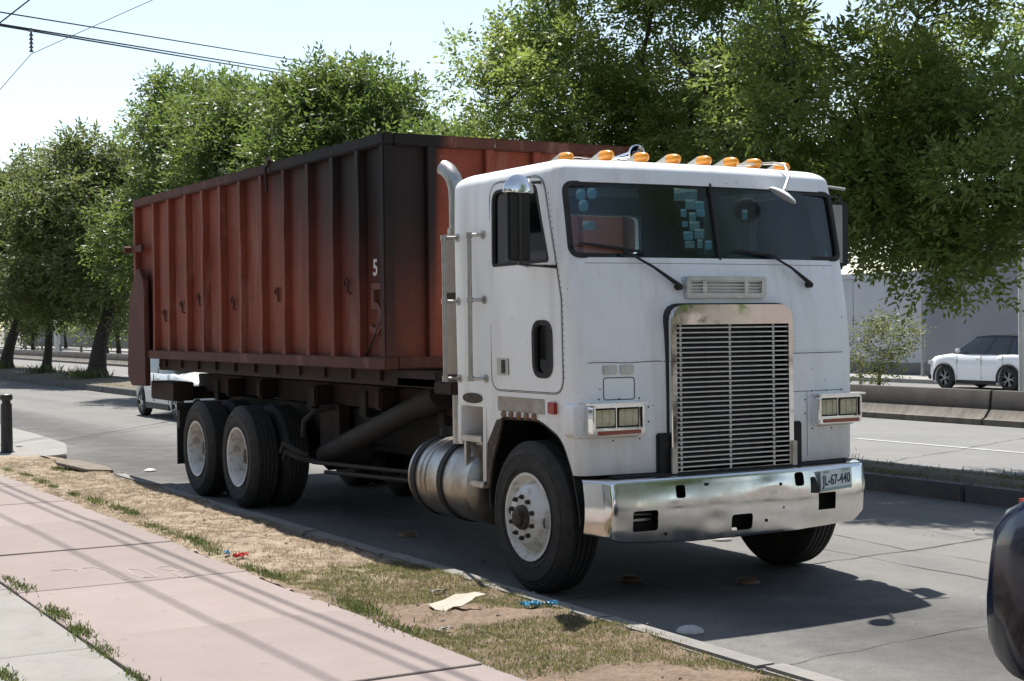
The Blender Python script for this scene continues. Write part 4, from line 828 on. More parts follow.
def wheel(x, y, out, front, spin=0.0, steer=0.0, detail=True):
    o = bpy.data.objects.new('wheel', None); COL.objects.link(o); o.parent = TR; o.empty_display_size = .1; o.location = (x, y, .525); o.rotation_euler = (0, 0, (0 if out > 0 else math.pi)+steer)
    t = link('tyre', tyre_me, None, o); t.rotation_euler = (spin, 0, 0)
    if not detail: return o
    link('rim', WS_['fr' if front else 'rr'], None, o); link('hub', WS_['fh' if front else 'rh'], None, o)
    for k in range(10):
        a = 2*math.pi*k/10+spin; n_ = link('lug_nut', WS_['nut'], None, o); n_.location = (.178 if front else -.045, .1425*math.cos(a) if front else .132*math.cos(a), .1425*math.sin(a) if front else .132*math.sin(a))
    for k in range(2 if front else 4):
        a = (rad(5)+math.pi*k) if front else 2*math.pi*k/4+.4; h = link('hand_hole', WS_['hole'], None, o); h.location = (.0505 if front else -.047, -.218*math.cos(a), .218*math.sin(a)); 
        if front: h.location.x = .134; h.location.y *= 1.0; h.scale = (1.5, .95, 1.3); h.rotation_euler = (0, 0, (-1 if math.cos(a) > 0 else 1)*-.9)
    return o
wheel(-1.055, .04, -1, True, .3, rad(0)); wheel(1.075, .04, 1, True, 1.0)
for yy in (5.905, 7.225):
    for sgn in (-1, 1):
        wheel(sgn*1.06, yy, sgn, False, yy); wheel(sgn*.735, yy, sgn, False, yy+1, detail=False)
# axles and frame
b = MB(); b.tube([(-1, 0, .50), (1, 0, .50)], .06, 10); b.build('front_axle', 'black_frame', TR)
for yy in (5.905, 7.225): b = MB(); b.tube([(-.9, yy, .525), (-.3, yy, .525), (-.18, yy, .525), (.18, yy, .525), (.3, yy, .525), (.9, yy, .525)], [.08, .09, .2, .2, .09, .08], 14); b.build('rear_axle', 'black_frame', TR)
for sgn in (-1, 1):
    b = MB(); b.box(*sorted((sgn*.36, sgn*.46)), -.6, 8.6, .78, 1.06); b.build('frame_rail', 'black_frame', TR, bevel=.008)
    b = MB(); b.box(*sorted((sgn*.40, sgn*.58)), 2.1, 9.0, 1.09, 1.30); b.build('hoist_rail', 'rust_frame', TR, bevel=.008)
    b = MB(); b.tube([(sgn*.70, 4.75, .60), (sgn*.70, 2.55, 1.20)], .105, 16); cyl = b.build('hoist_cylinder', 'rust_frame' if 0 else 'black_frame', TR)
    b = MB(); b.tube([(sgn*.70, 2.60, 1.187), (sgn*.70, 2.25, 1.28)], .125, 16); b.build('cylinder_gland', 'black_frame', cyl)
    b = MB(); b.box(*sorted((sgn*.5, sgn*.62)), 4.6, 5.1, .55, 1.10); b.build('hoist_bracket', 'rust_frame', TR, bevel=.01)
    b = MB(); b.box(*sorted((sgn*.60, sgn*1.19)), 7.93, 7.955, .30, 1.0); b.build('mud_flap', 'rubber', TR)
    b = MB(); b.box(*sorted((sgn*.95, sgn*1.19)), 7.85, 7.93, .72, .92); b.build('flap_bracket', 'black_frame', TR)
    # rear leaf springs
    b = MB()
    for i in range(5): b.tube([(sgn*.52, 5.9+.08*i, .70+.05*i), (sgn*.52, 6.56, .74+.045*i), (sgn*.52, 7.22-.08*i, .70+.05*i)], .03, 6)
    b.build('leaf_spring', 'black_frame', TR)
for i, P in enumerate(([(-.95, 4.72, .80), (-.98, 4.62, .95), (-.9, 4.55, 1.05), (-.7, 4.5, 1.08)], [(-1.02, 5.12, .62), (-1.06, 4.95, .72), (-1.0, 4.8, .66), (-.9, 4.7, .60)], [(-1.0, 5.1, .56), (-1.06, 4.9, .64), (-.98, 4.75, .58), (-.85, 4.6, .55)])):
    b = MB(); b.tube(P, .028, 8); b.build('hydraulic_hose', 'rubber', TR)
b = MB(); b.tube([(-.9, 4.6, .55), (-.75, 1.9, .62)], .02, 8); b.tube([(-.9, 4.3, .48), (-.75, 1.9, .55)], .02, 8); b.build('air_line', 'black_frame', TR)
for yy in (2.5, 4.1, 5.4, 8.3):
    b = MB(); b.box(-.6, .6, yy-.08, yy+.08, 1.0, 1.25); b.build('cross_member', 'black_frame', TR, bevel=.01)
for yy, zz in ((3.4, 1.2), (4.9, 1.18), (6.4, 1.2), (7.4, 1.18)):
    b = MB(); b.box(-.78, -.58, yy-.07, yy+.07, zz-.10, zz+.10); b.build('roller_bracket', 'rust_frame', TR, bevel=.02)
b = MB(); b.box(-1.10, -.85, 8.35, 9.25, 1.0, 1.22); b.box(.85, 1.10, 8.35, 9.25, 1.0, 1.22); b.box(-.85, .85, 8.75, 8.9, 1.0, 1.15); b.build('rear_cross_beam', 'rust_frame', TR, bevel=.01)
b = MB(); b.box(-.45, .45, 1.1, 4.4, .66, 1.0); b.build('gearbox', 'black_frame', TR, bevel=.08)
b = MB(); b.box(-.55, .55, -.4, 1.1, .55, 1.2); b.build('engine', 'black', TR, bevel=.06)
# fuel tanks
for sgn in (-1, 1):
    cx, cz, rt = sgn*.92, .66, .31; y0, y1 = .84, 1.88
    b = MB(); b.lathe([(y0, .001), (y0-.03, .15), (y0-.01, .26), (y0+.03, rt), (y1-.03, rt), (y1+.01, .27), (y1+.035, .15), (y1+.04, .001)], 44, (cx, 0, cz), 'Y'); tk = b.build('fuel_tank', 'alu_tank', TR, smooth=35)
    for yy in (1.30, 1.76): b = MB(); b.lathe([(yy-.035, rt), (yy-.035, rt+.014), (yy+.035, rt+.014), (yy+.035, rt)], 44, (cx, 0, cz), 'Y'); b.build('tank_strap', 'rubber', tk)
    for yy in (1.56, 1.64): b = MB(); b.lathe([(yy-.012, rt-.002), (yy-.006, rt+.008), (yy+.006, rt+.008), (yy+.012, rt-.002)], 44, (cx, 0, cz), 'Y'); b.build('tank_bead', 'alu_tank', tk)
    b = MB(); b.tube([(cx-.02, 1.72, cz+rt), (cx-.02, 1.72, cz+rt+.08)], .06, 14); b.tube([(cx+.05, 1.9, cz+rt-.02), (cx+.15*-sgn, 1.75, cz+rt+.12)], .03, 8); b.build('tank_cap', 'black_frame', tk)

# ================================================================== roll-off container
BX = thing('container', 'rust red steel waste container with soot blackened front corner on the truck', 'container', (0, 5.8, 1.34))
O = (0, 5.8, 1.34)
def cb(): return MB()
X0, Y0, Y1, ZB, ZT = 1.25, 2.20, 9.42, 1.50, 3.44
b = cb(); t = .006
for sgn in (-1, 1): b.box(*sorted((sgn*(X0-.075), sgn*(X0-.085))), Y0+.08, Y1-.05, ZB+.05, ZT-.05)
# shared coordinates for the paint: object space equals world space minus O, so stains are keyed through this offset
PO = O
side_me = b
def cbuild(b, name, m, parent=BX, **k): return b.build(name, m, parent, off=O, **k)
ribs = [8.62, 8.03, 7.40, 6.82, 6.25, 5.65, 5.05, 4.45, 3.86, 3.29, 2.75]
edges = [Y1-.06]+ribs+[Y0+.06]
for sgn in (-1, 1):
    for i in range(len(edges)-1):
        ya, yb_ = edges[i+1], edges[i]; b = cb(); rr = random.Random(i*3+sgn); bul = rr.uniform(-.03, .022)
        xo = X0-.075
        b.grid(lambda u, v: (sgn*(xo+bul*math.sin(math.pi*u)*math.sin(math.pi*v)), ya+(yb_-ya)*u, ZB+.06+(ZT-.1-ZB-.06)*v), 6, 8)
        vs = [(q[0]-sgn*.008, q[1], q[2]) for q in b.v]; b.add(vs, [f[::-1] for f in list(b.f)]); cbuild(b, 'side_panel', 'box_red')
    for y_ in ribs:
        b = cb(); rr = random.Random(int(y_*100)+sgn); Rg = []; dy_ = dx_ = 0.0
        for k in range(10):
            z = ZB+.10+(ZT-.20-ZB)*k/9; dy_ = dy_*.7+rr.uniform(-.0035, .0035)*(0 < k < 9); dx_ = dx_*.5+rr.uniform(-.006, .002)*(0 < k < 9)
            Rg.append([(sgn*(X0-.074), y_-.042+dy_, z), (sgn*(X0-.006+dx_), y_-.032+dy_, z), (sgn*(X0-.006+dx_), y_+.032+dy_, z), (sgn*(X0-.074), y_+.042+dy_, z)])
        b.rings(Rg); cbuild(b, 'rib', 'box_red')
    b = cb(); b.box(*sorted((sgn*(X0-.10), sgn*X0)), Y0, Y1, ZT-.10, ZT); cbuild(b, 'top_rail', 'box_rail', bevel=.012)
    b = cb(); b.box(*sorted((sgn*(X0-.12), sgn*(X0+.004))), Y0-.003, Y1-.5, ZB, ZB+.10); cbuild(b, 'bottom_rail', 'box_rail', bevel=.008)
    b = cb(); b.box(*sorted((sgn*(X0-.10), sgn*(X0-.002))), Y0+.002, Y0+.09, ZB+.10, ZT-.10); cbuild(b, 'corner_post', 'box_rail', bevel=.01)
    b = cb(); b.box(*sorted((sgn*(X0-.10), sgn*(X0-.002))), Y1-.10, Y1-.002, ZB+.0, ZT-.10); cbuild(b, 'corner_post', 'box_red', bevel=.01)
    # rear hinge plate
    b = cb(); b.prism([(8.88, 2.42), (9.05, 2.58), (9.18, 2.58), (9.50, 2.25), (9.60, 1.42), (9.60, 1.28), (9.44, 1.16), (8.84, 1.17)], 'x', *sorted((sgn*(X0-.03), sgn*(X0+.035)))); hp = cbuild(b, 'hinge_plate', 'box_rail', bevel=.008)
    b = cb(); b.tube([(sgn*(X0-.1), 9.46, 2.83), (sgn*(X0+.10), 9.46, 2.83)], .04, 10); b.box(*sorted((sgn*(X0-.02), sgn*(X0+.02))), 9.0, 9.5, 2.79, 2.87); cbuild(b, 'hinge', 'box_rail')
    # welded tie hooks
    for y_, z_ in ((8.33, 2.02), (7.68, 2.12), (7.08, 2.16), (5.98, 2.14), (4.72, 2.19), (3.08, 2.22)):
        rr = random.Random(int(y_*10)); z_ += rr.uniform(-.03, .03); b = cb(); xx = sgn*(X0-.045); b.tube([(xx+sgn*-.03, y_+.05, z_-.03), (xx, y_+.05, z_+.03), (xx, y_, z_+.05), (xx, y_-.04, z_+.02), (xx, y_-.04, z_-.07), (xx-sgn*.03, y_-.04, z_-.08)], .011, 6); cbuild(b, 'tie_hook', 'box_rail')
    b = cb(); b.tube([(sgn*(X0-.06), 2.70, 1.62), (sgn*(X0-.06), 2.31, 1.98)], .008, 5); cbuild(b, 'weld_bar', 'rust_frame')
    b = cb(); b.box(*sorted((sgn*.62, sgn*.80)), 2.3, 9.1, 1.34, ZB); cbuild(b, 'skid_rail', 'rust_frame', bevel=.01)
    b = cb(); b.box(*sorted((sgn*1.02, sgn*1.10)), 1.60, 8.9, 1.36, ZB-.004); cbuild(b, 'side_sill', 'rust_frame', bevel=.006)
b = cb(); b.tube([(-X0-.005, 4.78, ZT-.02), (-X0-.03, 4.78, ZT-.05), (-X0-.02, 4.78, ZT-.28)], .016, 6); b.tube([(-X0+.02, 4.78, ZT+.0), (-X0-.02, 4.75, ZT+.03)], .025, 6); cbuild(b, 'tarp_hook', 'box_rail')
b = cb(); b.box(-X0+.10, X0-.10, Y0+.05, Y1-.05, ZB+.0, ZB+.05); cbuild(b, 'floor', 'rust_frame')
for y_ in [2.6+.6*i for i in range(11)]:
    b = cb(); b.box(-X0+.12, X0-.12, y_-.04, y_+.04, ZB-.10, ZB-.001); cbuild(b, 'floor_beam', 'rust_frame')
# front wall
posts = (-.80, -.245, .225, .72)
ed = [-X0+.09]+list(posts)+[X0-.09]
for i in range(5):
    b = cb(); yo = Y0+.075; b.grid(lambda u, v: (ed[i]+(ed[i+1]-ed[i])*u, yo+.012*math.sin(math.pi*u)*math.sin(math.pi*v), ZB+.08+(ZT-.09-ZB-.08)*v), 6, 8); vs = [(q[0], q[1]+.008, q[2]) for q in b.v]; b.add(vs, [f[::-1] for f in list(b.f)]); cbuild(b, 'front_panel', 'box_red')
for x in posts: b = cb(); b.box(x-.04, x+.04, Y0+.006, Y0+.075, ZB+.10, ZT-.10); cbuild(b, 'front_rib', 'box_red', bevel=.006)
b = cb(); b.box(-X0+.10, X0-.10, Y0+.003, Y0+.10, ZT-.10, ZT-.002); cbuild(b, 'front_rail', 'box_rail', bevel=.01)
b = cb(); b.box(-X0+.12, X0-.12, Y0+.0, Y0+.10, ZB+.002, ZB+.10); cbuild(b, 'front_sill', 'box_rail', bevel=.01)
b = cb(); b.box(-1.10, 1.10, 1.58, 2.3, 1.36, 1.44); cbuild(b, 'front_cross_beam', 'rust_frame', bevel=.01)
# tailgate
b = cb(); b.box(-X0+.10, X0-.10, Y1-.08, Y1-.06, ZB+.02, ZT-.02); cbuild(b, 'tailgate', 'box_red')
for x in (-.9, -.45, 0, .45, .9): b = cb(); b.box(x-.04, x+.04, Y1-.06, Y1, ZB+.05, ZT-.05); cbuild(b, 'tailgate_rib', 'box_red', bevel=.006)
# painted numerals
RT = Matrix.Rotation(-math.pi/2, 4, 'Z') @ Matrix.Rotation(math.pi/2, 4, 'X')
m_ = text_mesh('5', .19, .001, .004); m_.transform(Matrix.Translation((-(X0-.075)-.016, 2.50, 2.34)) @ RT); m_.transform(Matrix.Translation((-O[0], -O[1], -O[2]))); link('numeral', m_, 'paint_white5', BX)
m_ = text_mesh('5', .62, .001, .0); m_.transform(Matrix.Translation((-(X0-.075)-.016, 2.50, 1.98)) @ RT); m_.transform(Matrix.Translation((-O[0], -O[1], -O[2]))); link('numeral', m_, 'paint_grey5', BX)
# ================================================================== cars
def car(name, label, cat, loc, rz, paint, L, Wd, H, wb, fo, belt, hood, wr, suv=True, cols=None, group=None):
    # local: front at -y; y=0 front axle, wb rear axle
    t = thing(name, label, cat, loc, rz, group); h = Wd/2; y0, y1 = -fo, L-fo
    zs_top = lambda y: float(np.interp(y, [y0, y0+.10, y0+.35, y0+.9, y0+1.25, y1-.35, y1-.10, y1], cols['top']))
    wid = lambda y: h*float(np.interp(y, [y0, y0+.12, y0+.45, y0+.9, y1-.7, y1-.25, y1-.06, y1], [.62, .80, .95, 1.0, 1.0, .97, .90, .80]))
    zbot = lambda y: float(np.interp(y, [y0, y0+.2, y0+.6, y1-.7, y1-.2, y1], [.34, .24, .19, .19, .26, .36]))
    N = 88; st = [y0+(y1-y0)*i/N for i in range(N+1)]; Rg = []; ar = wr+.055
    for y in st:
        w_, zt = wid(y), zs_top(y); zb = zbot(y)
        for yc in (0, wb):
            if abs(y-yc) < ar: zb = max(zb, wr+math.sqrt(ar**2-(y-yc)**2)*.98)
        zb = min(zb, zt-.08); hm = zb+(zt-zb)*.5
        half = [(.0, zb), (.82, zb), (.955, zb+.012), (.985, zb+(zt-zb)*.12), (1.0, zb+(zt-zb)*.35), (1.0, zb+(zt-zb)*.55), (.985, zb+(zt-zb)*.75), (.96, zt-(zt-zb)*.10), (.90, zt-.012), (.80, zt+.005), (.45, zt+.03), (0, zt+.04)]
        Rg.append([(w_*a, y, z) for a, z in half]+[(-w_*a, y, z) for a, z in half[-2:0:-1]])
    b = MB(); b.rings(Rg); b.build('body', paint, t, smooth=45)
    # greenhouse of dark glass with painted pillars and roof
    gy = cols['gh']   # base front, roof front, roof rear, base rear
    bz, rz_ = belt, H
    def gp(s, u, v, e=0.0):   # s side, u 0..1 front->rear, v 0..1 base->roof
        ya = gy[0]+(gy[1]-gy[0])*v; yb = gy[3]+(gy[2]-gy[3])*v; y = ya+(yb-ya)*u; w_ = (h*.93-.20*v**1.25)*(1-.07*(2*u-1)**4)+e; zt = rz_-.05*(2*u-1)**2-.02
        return (s*w_, y, bz-.03+(zt-bz+.03)*v)
    R2 = []
    for j in range(7):
        v = j/6; r = [gp(1, i/14, v) for i in range(15)]+[gp(-1, 1-i/14, v) for i in range(15)]; R2.append(r)
    b = MB(); b.rings(R2, True, True); b.build('glasshouse', 'car_glass', t, smooth=30)
    b = MB()
    def roofp(a, c): 
        p = gp(1, a, 1, .004); return (p[0]*(2*c-1), p[1], p[2]+.012+.045*(1-(2*c-1)**2))
    b.grid(roofp, 16, 10); b.build('roof', cols.get('roof', paint), t)
    for s in (-1, 1):
        for (ua, ub, w_) in cols['pillars']:
            b = MB(); b.grid(lambda q, v: gp(s, ua+(ub-ua)*v+(q-.5)*w_, v, .006), 2, 8); b.build('pillar', paint if w_ > .05 else 'black_gloss', t)
        b = MB(); b.tube([gp(s, i/14, 1, .0) for i in range(15)], .025, 6); b.build('roof_edge', cols.get('roof', paint), t)
        # door lines and handles
        for y in cols['doors']:
            b = MB(); b.box(*sorted((s*(h*.985), s*(h*1.003))), y-.004, y+.004, .34, belt-.05); b.build('door_gap', 'black', t)
        for y in cols['handles']:
            b = MB(); b.box(*sorted((s*h*.97, s*(h+.018))), y-.09, y+.09, belt-.17, belt-.14); b.build('door_handle', paint, t, bevel=.006)
        b = MB(); b.box(*sorted((s*h*.93, s*(h+.008))), wr+.12, wb-wr-.12, .19, .31); b.build('sill', 'black', t, bevel=.01)
        b = MB(); b.box(*sorted((s*(h-.02), s*(h+.17))), gy[0]+.30, gy[0]+.42, belt+.02, belt+.16); b.build('side_mirror', paint, t, bevel=.04, seg=3)
        if suv:
            for yc in (0, wb):
                b = MB(); P = [(s*(h+.004), yc+ar*1.03*math.cos(a), wr+ar*1.03*math.sin(a)) for a in np.linspace(-.25, math.pi+.25, 17)]; b.tube(P, .035, 6); b.build('arch_trim', 'black', t)
        b = MB(); b.box(*sorted((s*h*.55, s*h*.86)), y0+.05, y0+.28, cols['top'][1]-.16, cols['top'][1]-.03); b.build('headlight', 'tail_clear', t, bevel=.02)
        tz0, tz1 = cols['tail']; b = MB(); b.box(*sorted((s*h*.42, s*h*.80)), y1-.36, y1-.135, tz0, tz1); b.build('tail_light', 'tail_red', t, bevel=.05, seg=4)
    b = MB(); b.box(-h*.8, h*.8, y0-.015, y0+.12, .30, .46); b.build('front_bumper_trim', 'black', t, bevel=.03)
    for s in (-1, 1):
        for yc in (0, wb):
            wo = bpy.data.objects.new('wheel', None); COL.objects.link(wo); wo.parent = t; wo.location = (s*(h-.11), yc, wr); wo.rotation_euler = (0, 0, 0 if s > 0 else math.pi)
            b = MB(); b.lathe([(-.10, wr*.6), (-.105, wr*.8), (-.08, wr*.97), (-.05, wr), (.05, wr), (.08, wr*.97), (.105, wr*.8), (.10, wr*.64), (.085, wr*.62)], 36); b.build('tyre', 'tyre', wo)
            b = MB(); b.lathe([(-.08, wr*.6), (.06, wr*.6), (.095, wr*.645), (.098, wr*.62), (.05, wr*.57), (.0, wr*.5), (0, .001)], 36); b.build('rim_well', 'black', wo)
            b = MB()
            for k in range(5):
                for dd in (-.10, .10):
                    a = 2*math.pi*k/5; ca, sa = math.cos(a), math.sin(a); c2, s2 = math.cos(a+dd*2.2), math.sin(a+dd*2.2)
                    b.tube([(.07, .04*ca, .04*sa), (.085, wr*.35*math.cos(a+dd), wr*.35*math.sin(a+dd)), (.085, wr*.62*c2, wr*.62*s2)], [.022, .017, .02], 5)
            b.lathe([(.05, .06), (.09, .055), (.095, .001)], 14); b.build('rim', 'alloy', wo)
    return t
SUVC = dict(top=[.78, .95, 1.05, 1.12, 1.14, 1.16, 1.08, .85], gh=[.30, 1.12, 3.20, 3.52], pillars=((.02, .02, .05), (.42, .42, .035), (.70, .72, .035), (.93, .95, .16)), doors=(.55, 1.55, 2.42), handles=(1.38, 2.3), tail=(.85, 1.0), roof='black_gloss')
suv = car('parked_suv', 'white compact suv with black roof parked beyond the concrete barrier', 'car', (30.75, 26.07, -.40), math.pi, 'car_white', 4.35, 1.80, 1.74, 2.62, .88, 1.16, 1.0, .37, True, SUVC)
HC = dict(top=[.62, .76, .86, .94, .96, .99, .94, .75], gh=[.10, .95, 2.45, 2.98], pillars=((.02, .02, .05), (.42, .42, .035), (.93, .94, .16)), doors=(.45, 1.45, 2.2), handles=(1.25, 2.0), tail=(.72, .98))
hb = car('passing_car', 'small silver white hatchback seen under the container tail', 'car', (3.48, 20.35, 0), 0, 'car_silver', 3.75, 1.62, 1.50, 2.42, .72, .97, .9, .285, False, HC)
NC = dict(top=[.64, .78, .90, .98, 1.0, 1.10, .99, .66], gh=[.15, 1.0, 2.45, 2.85], pillars=((.02, .02, .05), (.42, .42, .035), (.93, .94, .16)), doors=(.5, 1.5, 2.3), handles=(1.3, 2.15), tail=(.94, 1.09))
# dark car parked ahead of the truck: only its rear corner is in the picture
nv = car('dark_car', 'dark navy car cut off by the right picture edge, red tail light showing', 'car', (-.42, -7.2, 0), 0, 'car_navy', 4.0, 1.72, 1.5, 2.5, .8, 1.0, .9, .30, False, NC)
# ================================================================== trees
def leaf_block(g, C, R, ntw, nl, ll, lw, droop=.15):
    # C (K,3) clump centres, R (K,) radii -> leaflet quads (6-gon) of compound twigs
    K = len(C); idx = np.repeat(np.arange(K), ntw); N = len(idx)
    d = g.normal(0, 1, (N, 3)); d /= np.linalg.norm(d, axis=1)[:, None]; rr = g.uniform(.15, 1, N)**.55
    P = C[idx]+d*(R[idx]*rr)[:, None]*np.array([1.05, 1.05, .72])
    ax = d*.8+g.normal(0, .55, (N, 3)); ax[:, 2] += .30-droop*g.uniform(0, 1.2, N); ax /= np.linalg.norm(ax, axis=1)[:, None]
    side = np.cross(ax, np.array([0, 0, 1.0])+g.normal(0, .35, (N, 3))); side /= (np.linalg.norm(side, axis=1)[:, None]+1e-9)
    up = np.cross(side, ax); tl = ll*2.6
    V = []
    for k in range(nl):
        s = 0 if k == nl-1 else (1 if k % 2 else -1); f = (k//2+1)/(nl//2+1)
        base = P+ax*(tl*f)[..., None] if np.ndim(f) else P+ax*tl*f
        ld = ax*(.55 if s else 1)+side*s*.85+g.normal(0, .22, (N, 3)); ld[:, 2] -= .06; ld /= np.linalg.norm(ld, axis=1)[:, None]
        wv = np.cross(ld, up+g.normal(0, .45, (N, 3))); wv /= (np.linalg.norm(wv, axis=1)[:, None]+1e-9)
        Ls = (ll*g.uniform(.7, 1.25, N))[:, None]; Ws = (lw*g.uniform(.7, 1.2, N))[:, None]
        V.append(np.stack([base, base+ld*Ls*.38+wv*Ws*.5, base+ld*Ls, base+ld*Ls*.45-wv*Ws*.5], 1))
    return np.concatenate(V, 0).reshape(-1, 3)
def tree(label, loc, H, trunk_h, trunk_r, blobs, seed, nclump, ntw, nl, ll, lw, leafm, cr=(.35, .6), lean=(0, 0), group=None, name='tree', forks=5, fork_dirs=None):
    g = np.random.default_rng(seed); r = random.Random(seed); t = thing(name, label, 'tree', loc, 0, group)
    # clump centres over the ellipsoid blobs, biased to the shell
    W = np.array([q[3]*q[4]*q[5] for q in blobs])**.7; W /= W.sum(); C = []
    for i in range(nclump):
        q = blobs[g.choice(len(blobs), p=W)]; d = g.normal(0, 1, 3); d /= np.linalg.norm(d); k = g.uniform(.12, 1)**.30
        C.append([q[0]+d[0]*q[3]*k, q[1]+d[1]*q[4]*k, q[2]+d[2]*q[5]*k])
    C = np.array(C); R = g.uniform(cr[0], cr[1], nclump)
    V = leaf_block(g, C, R, ntw, nl, ll, lw); np_mesh('crown', V, 4, leafm, t)
    # trunk and limbs
    b = MB(); top = Vector((lean[0], lean[1], trunk_h)); n = 7; P = []; Rr = []
    for i in range(n):
        f = i/(n-1); P.append(Vector((lean[0]*f**1.4+.05*math.sin(f*5+seed), lean[1]*f**1.4+.05*math.cos(f*4+seed)-.05, -.10+(trunk_h+.10)*f))); Rr.append(trunk_r*(1.0-.35*f)*(1+.75*math.exp(-f*9)))
    b.tube(P, Rr, 12); tr = b.build('trunk', 'bark', t, smooth=60); top = P[-1]
    b = MB(); cen = Vector(C.mean(0)); ends = []
    for k in range(forks):
        if fork_dirs: e = Vector(fork_dirs[k])
        else:
            q = blobs[k % len(blobs)]; a = 2*math.pi*k/forks+r.uniform(-.4, .4); e = Vector((q[0]*.6+math.cos(a)*q[3]*.55, q[1]*.6+math.sin(a)*q[4]*.55, q[2]+r.uniform(-.1, .45)*q[5]))
        c1 = top.lerp(e, .45)+Vector((r.uniform(-.2, .2), r.uniform(-.2, .2), .25*(e-top).length*.4)); pts = [top*(1-s)**2+c1*2*s*(1-s)+e*s*s for s in np.linspace(0, 1, 9)]
        pts = [p+Vector((r.gauss(0, .10), r.gauss(0, .10), r.gauss(0, .06)))*(1 if 0 < i < 8 else 0) for i, p in enumerate(pts)]
        rk = [trunk_r*(.40 if abs(e.x)+abs(e.y) > .6 else .26)*(1-.85*i/8) for i in range(9)]; b.tube(pts, rk, 8); ends.append((pts, rk))
    for c in C:
        c = Vector(c); best = min(((p, q[i], i, pts) for pts, q in ends for i, p in enumerate(pts) if i > 2), key=lambda z: (z[0]-c).length+max(0, z[0].z-c.z)*.8)
        p = best[0]; m_ = p.lerp(c, .5)+Vector((r.gauss(0, .08), r.gauss(0, .08), .12*(c-p).length)); r0_ = min(best[1]*.55, .05)
        b.tube([p, m_, c], [r0_, r0_*.6, .006], 5, cap=False)
    b.build('limbs', 'bark', t, smooth=60)
    return t
TG = 'trees on the median strip'
# big ash behind the cab (trunk behind the roof lights)
tree('tall leafy tree directly behind the cab roof lights', (5.75, 8.45, .15), 9, 3.0, .22,
     [(.2, -.2, 5.6, 2.1, 2.2, 2.2), (-1.2, .8, 4.7, 1.4, 1.5, 1.3), (.6, -.8, 4.2, 1.5, 1.5, 1.3), (.3, .4, 7.4, 1.7, 1.8, 1.2), (1.0, 1.4, 3.6, 1.3, 1.4, .9)], 3, 145, 100, 7, .095, .042, 'leaf_near', (.28, .58), forks=7,
     fork_dirs=[(-1.6, 1.6, 4.3), (-1.8, .6, 5.2), (.2, .2, 7.6), (1.6, .3, 5.8), (.4, -1.4, 5.0), (-.6, 1.6, 6.4), (1.2, 1.5, 4.2)])
tree('wide leafy tree at the right, low branches hanging beside the cab', (6.0, 5.5, .15), 9, 2.2, .20,
     [(q[0], q[1]-.6, *q[2:]) for q in [(.2, -.2, 5.4, 2.3, 2.4, 2.5), (.6, -1.2, 3.4, 1.35, 1.25, 1.05), (1.5, -.9, 3.2, 1.2, 1.2, 1.0), (0, -.7, 3.0, 1.0, 1.0, .85), (.2, -1.9, 3.05, 1.15, 1.15, .9), (.4, -2.9, 3.5, 1.15, 1.15, 1.0), (.3, -2.0, 5.2, 1.4, 1.4, 1.4), (0, 0, 7.6, 1.8, 1.9, 1.2), (1.4, .8, 4.4, 1.6, 1.6, 1.3)]], 8, 180, 100, 7, .095, .042, 'leaf_near', (.26, .54), forks=7,
     fork_dirs=[(.5, -1.9, 3.5), (1.5, -1.3, 3.3), (.2, .1, 7.6), (1.8, .5, 5.4), (0, -2.6, 5.4), (-1.4, .8, 5.2), (1.2, 1.4, 4.6)])
tree('leafy tree behind the front half of the container', (6.1, 19.3, -.15), 8, 2.4, .20,
     [(-.6, .5, 5.5, 1.9, 1.9, 1.55), (.5, -.8, 5.2, 1.5, 1.5, 1.2), (.2, .4, 6.6, 1.3, 1.3, .75), (0, 0, 4.2, 2.2, 2.3, 1.2), (.2, -2.0, 4.6, 1.1, 1.1, .9)], 12, 200, 60, 7, .14, .06, 'leaf_mid', (.36, .62))
tree('bright green bushy tree behind the middle of the container', (6.4, 24.5, -.15), 8, 2.4, .20,
     [(-.2, .3, 5.8, 2.0, 2.1, 1.75), (.8, -1.2, 5.6, 1.5, 1.6, 1.2), (-.5, 1.2, 6.9, 1.2, 1.2, .85), (0, 0, 4.2, 2.3, 2.4, 1.4)], 15, 200, 60, 7, .15, .062, 'leaf_mid', (.38, .65))
tree('dense green tree behind the rear end of the container', (6.7, 30.5, .15), 8, 2.4, .22,
     [(0, 0, 6.0, 2.3, 2.4, 2.0), (.3, -1.6, 6.2, 1.6, 1.6, 1.4), (0, .8, 7.6, 1.4, 1.4, .8), (-.3, 0, 4.0, 2.5, 2.6, 1.4)], 18, 200, 58, 7, .165, .068, 'leaf_mid', (.42, .72))
tree('low bushy tree showing between container front and the tall tree', (6.0, 13.2, -.1), 6, 1.8, .14,
     [(-.4, .6, 3.9, 1.5, 1.6, 1.0), (.3, -.4, 3.7, 1.2, 1.2, .9), (0, 1.2, 4.6, .9, 1.0, .6)], 41, 90, 70, 7, .12, .05, 'leaf_mid', (.28, .5))
L0 = dict(nclump=170, ntw=46, nl=7, ll=.20, lw=.085, leafm='leaf_far', cr=(.45, .8))
bl0 = [(0, 0, 5.6, 2.7, 2.9, 2.1), (.4, -1.2, 3.7, 2.2, 2.2, 1.3), (-.6, 1.4, 3.6, 2.2, 2.2, 1.3), (0, 0, 7.2, 1.6, 1.7, 1.0)]
tree('thick trunked median tree nearest the container tail', (7.0, 43.2, .15), 9, 2.7, .29, bl0, 21, lean=(.6, -.3), forks=5, **L0)
tree('forked median tree, second left of the container tail', (7.0, 50.6, .15), 9, 2.2, .18, bl0, 25, lean=(.3, .2), forks=5, **L0)
tree('leaning median tree at the left picture edge', (7.1, 58.3, .15), 9, 2.6, .26, bl0, 29, lean=(.5, -.5), forks=5, **L0)
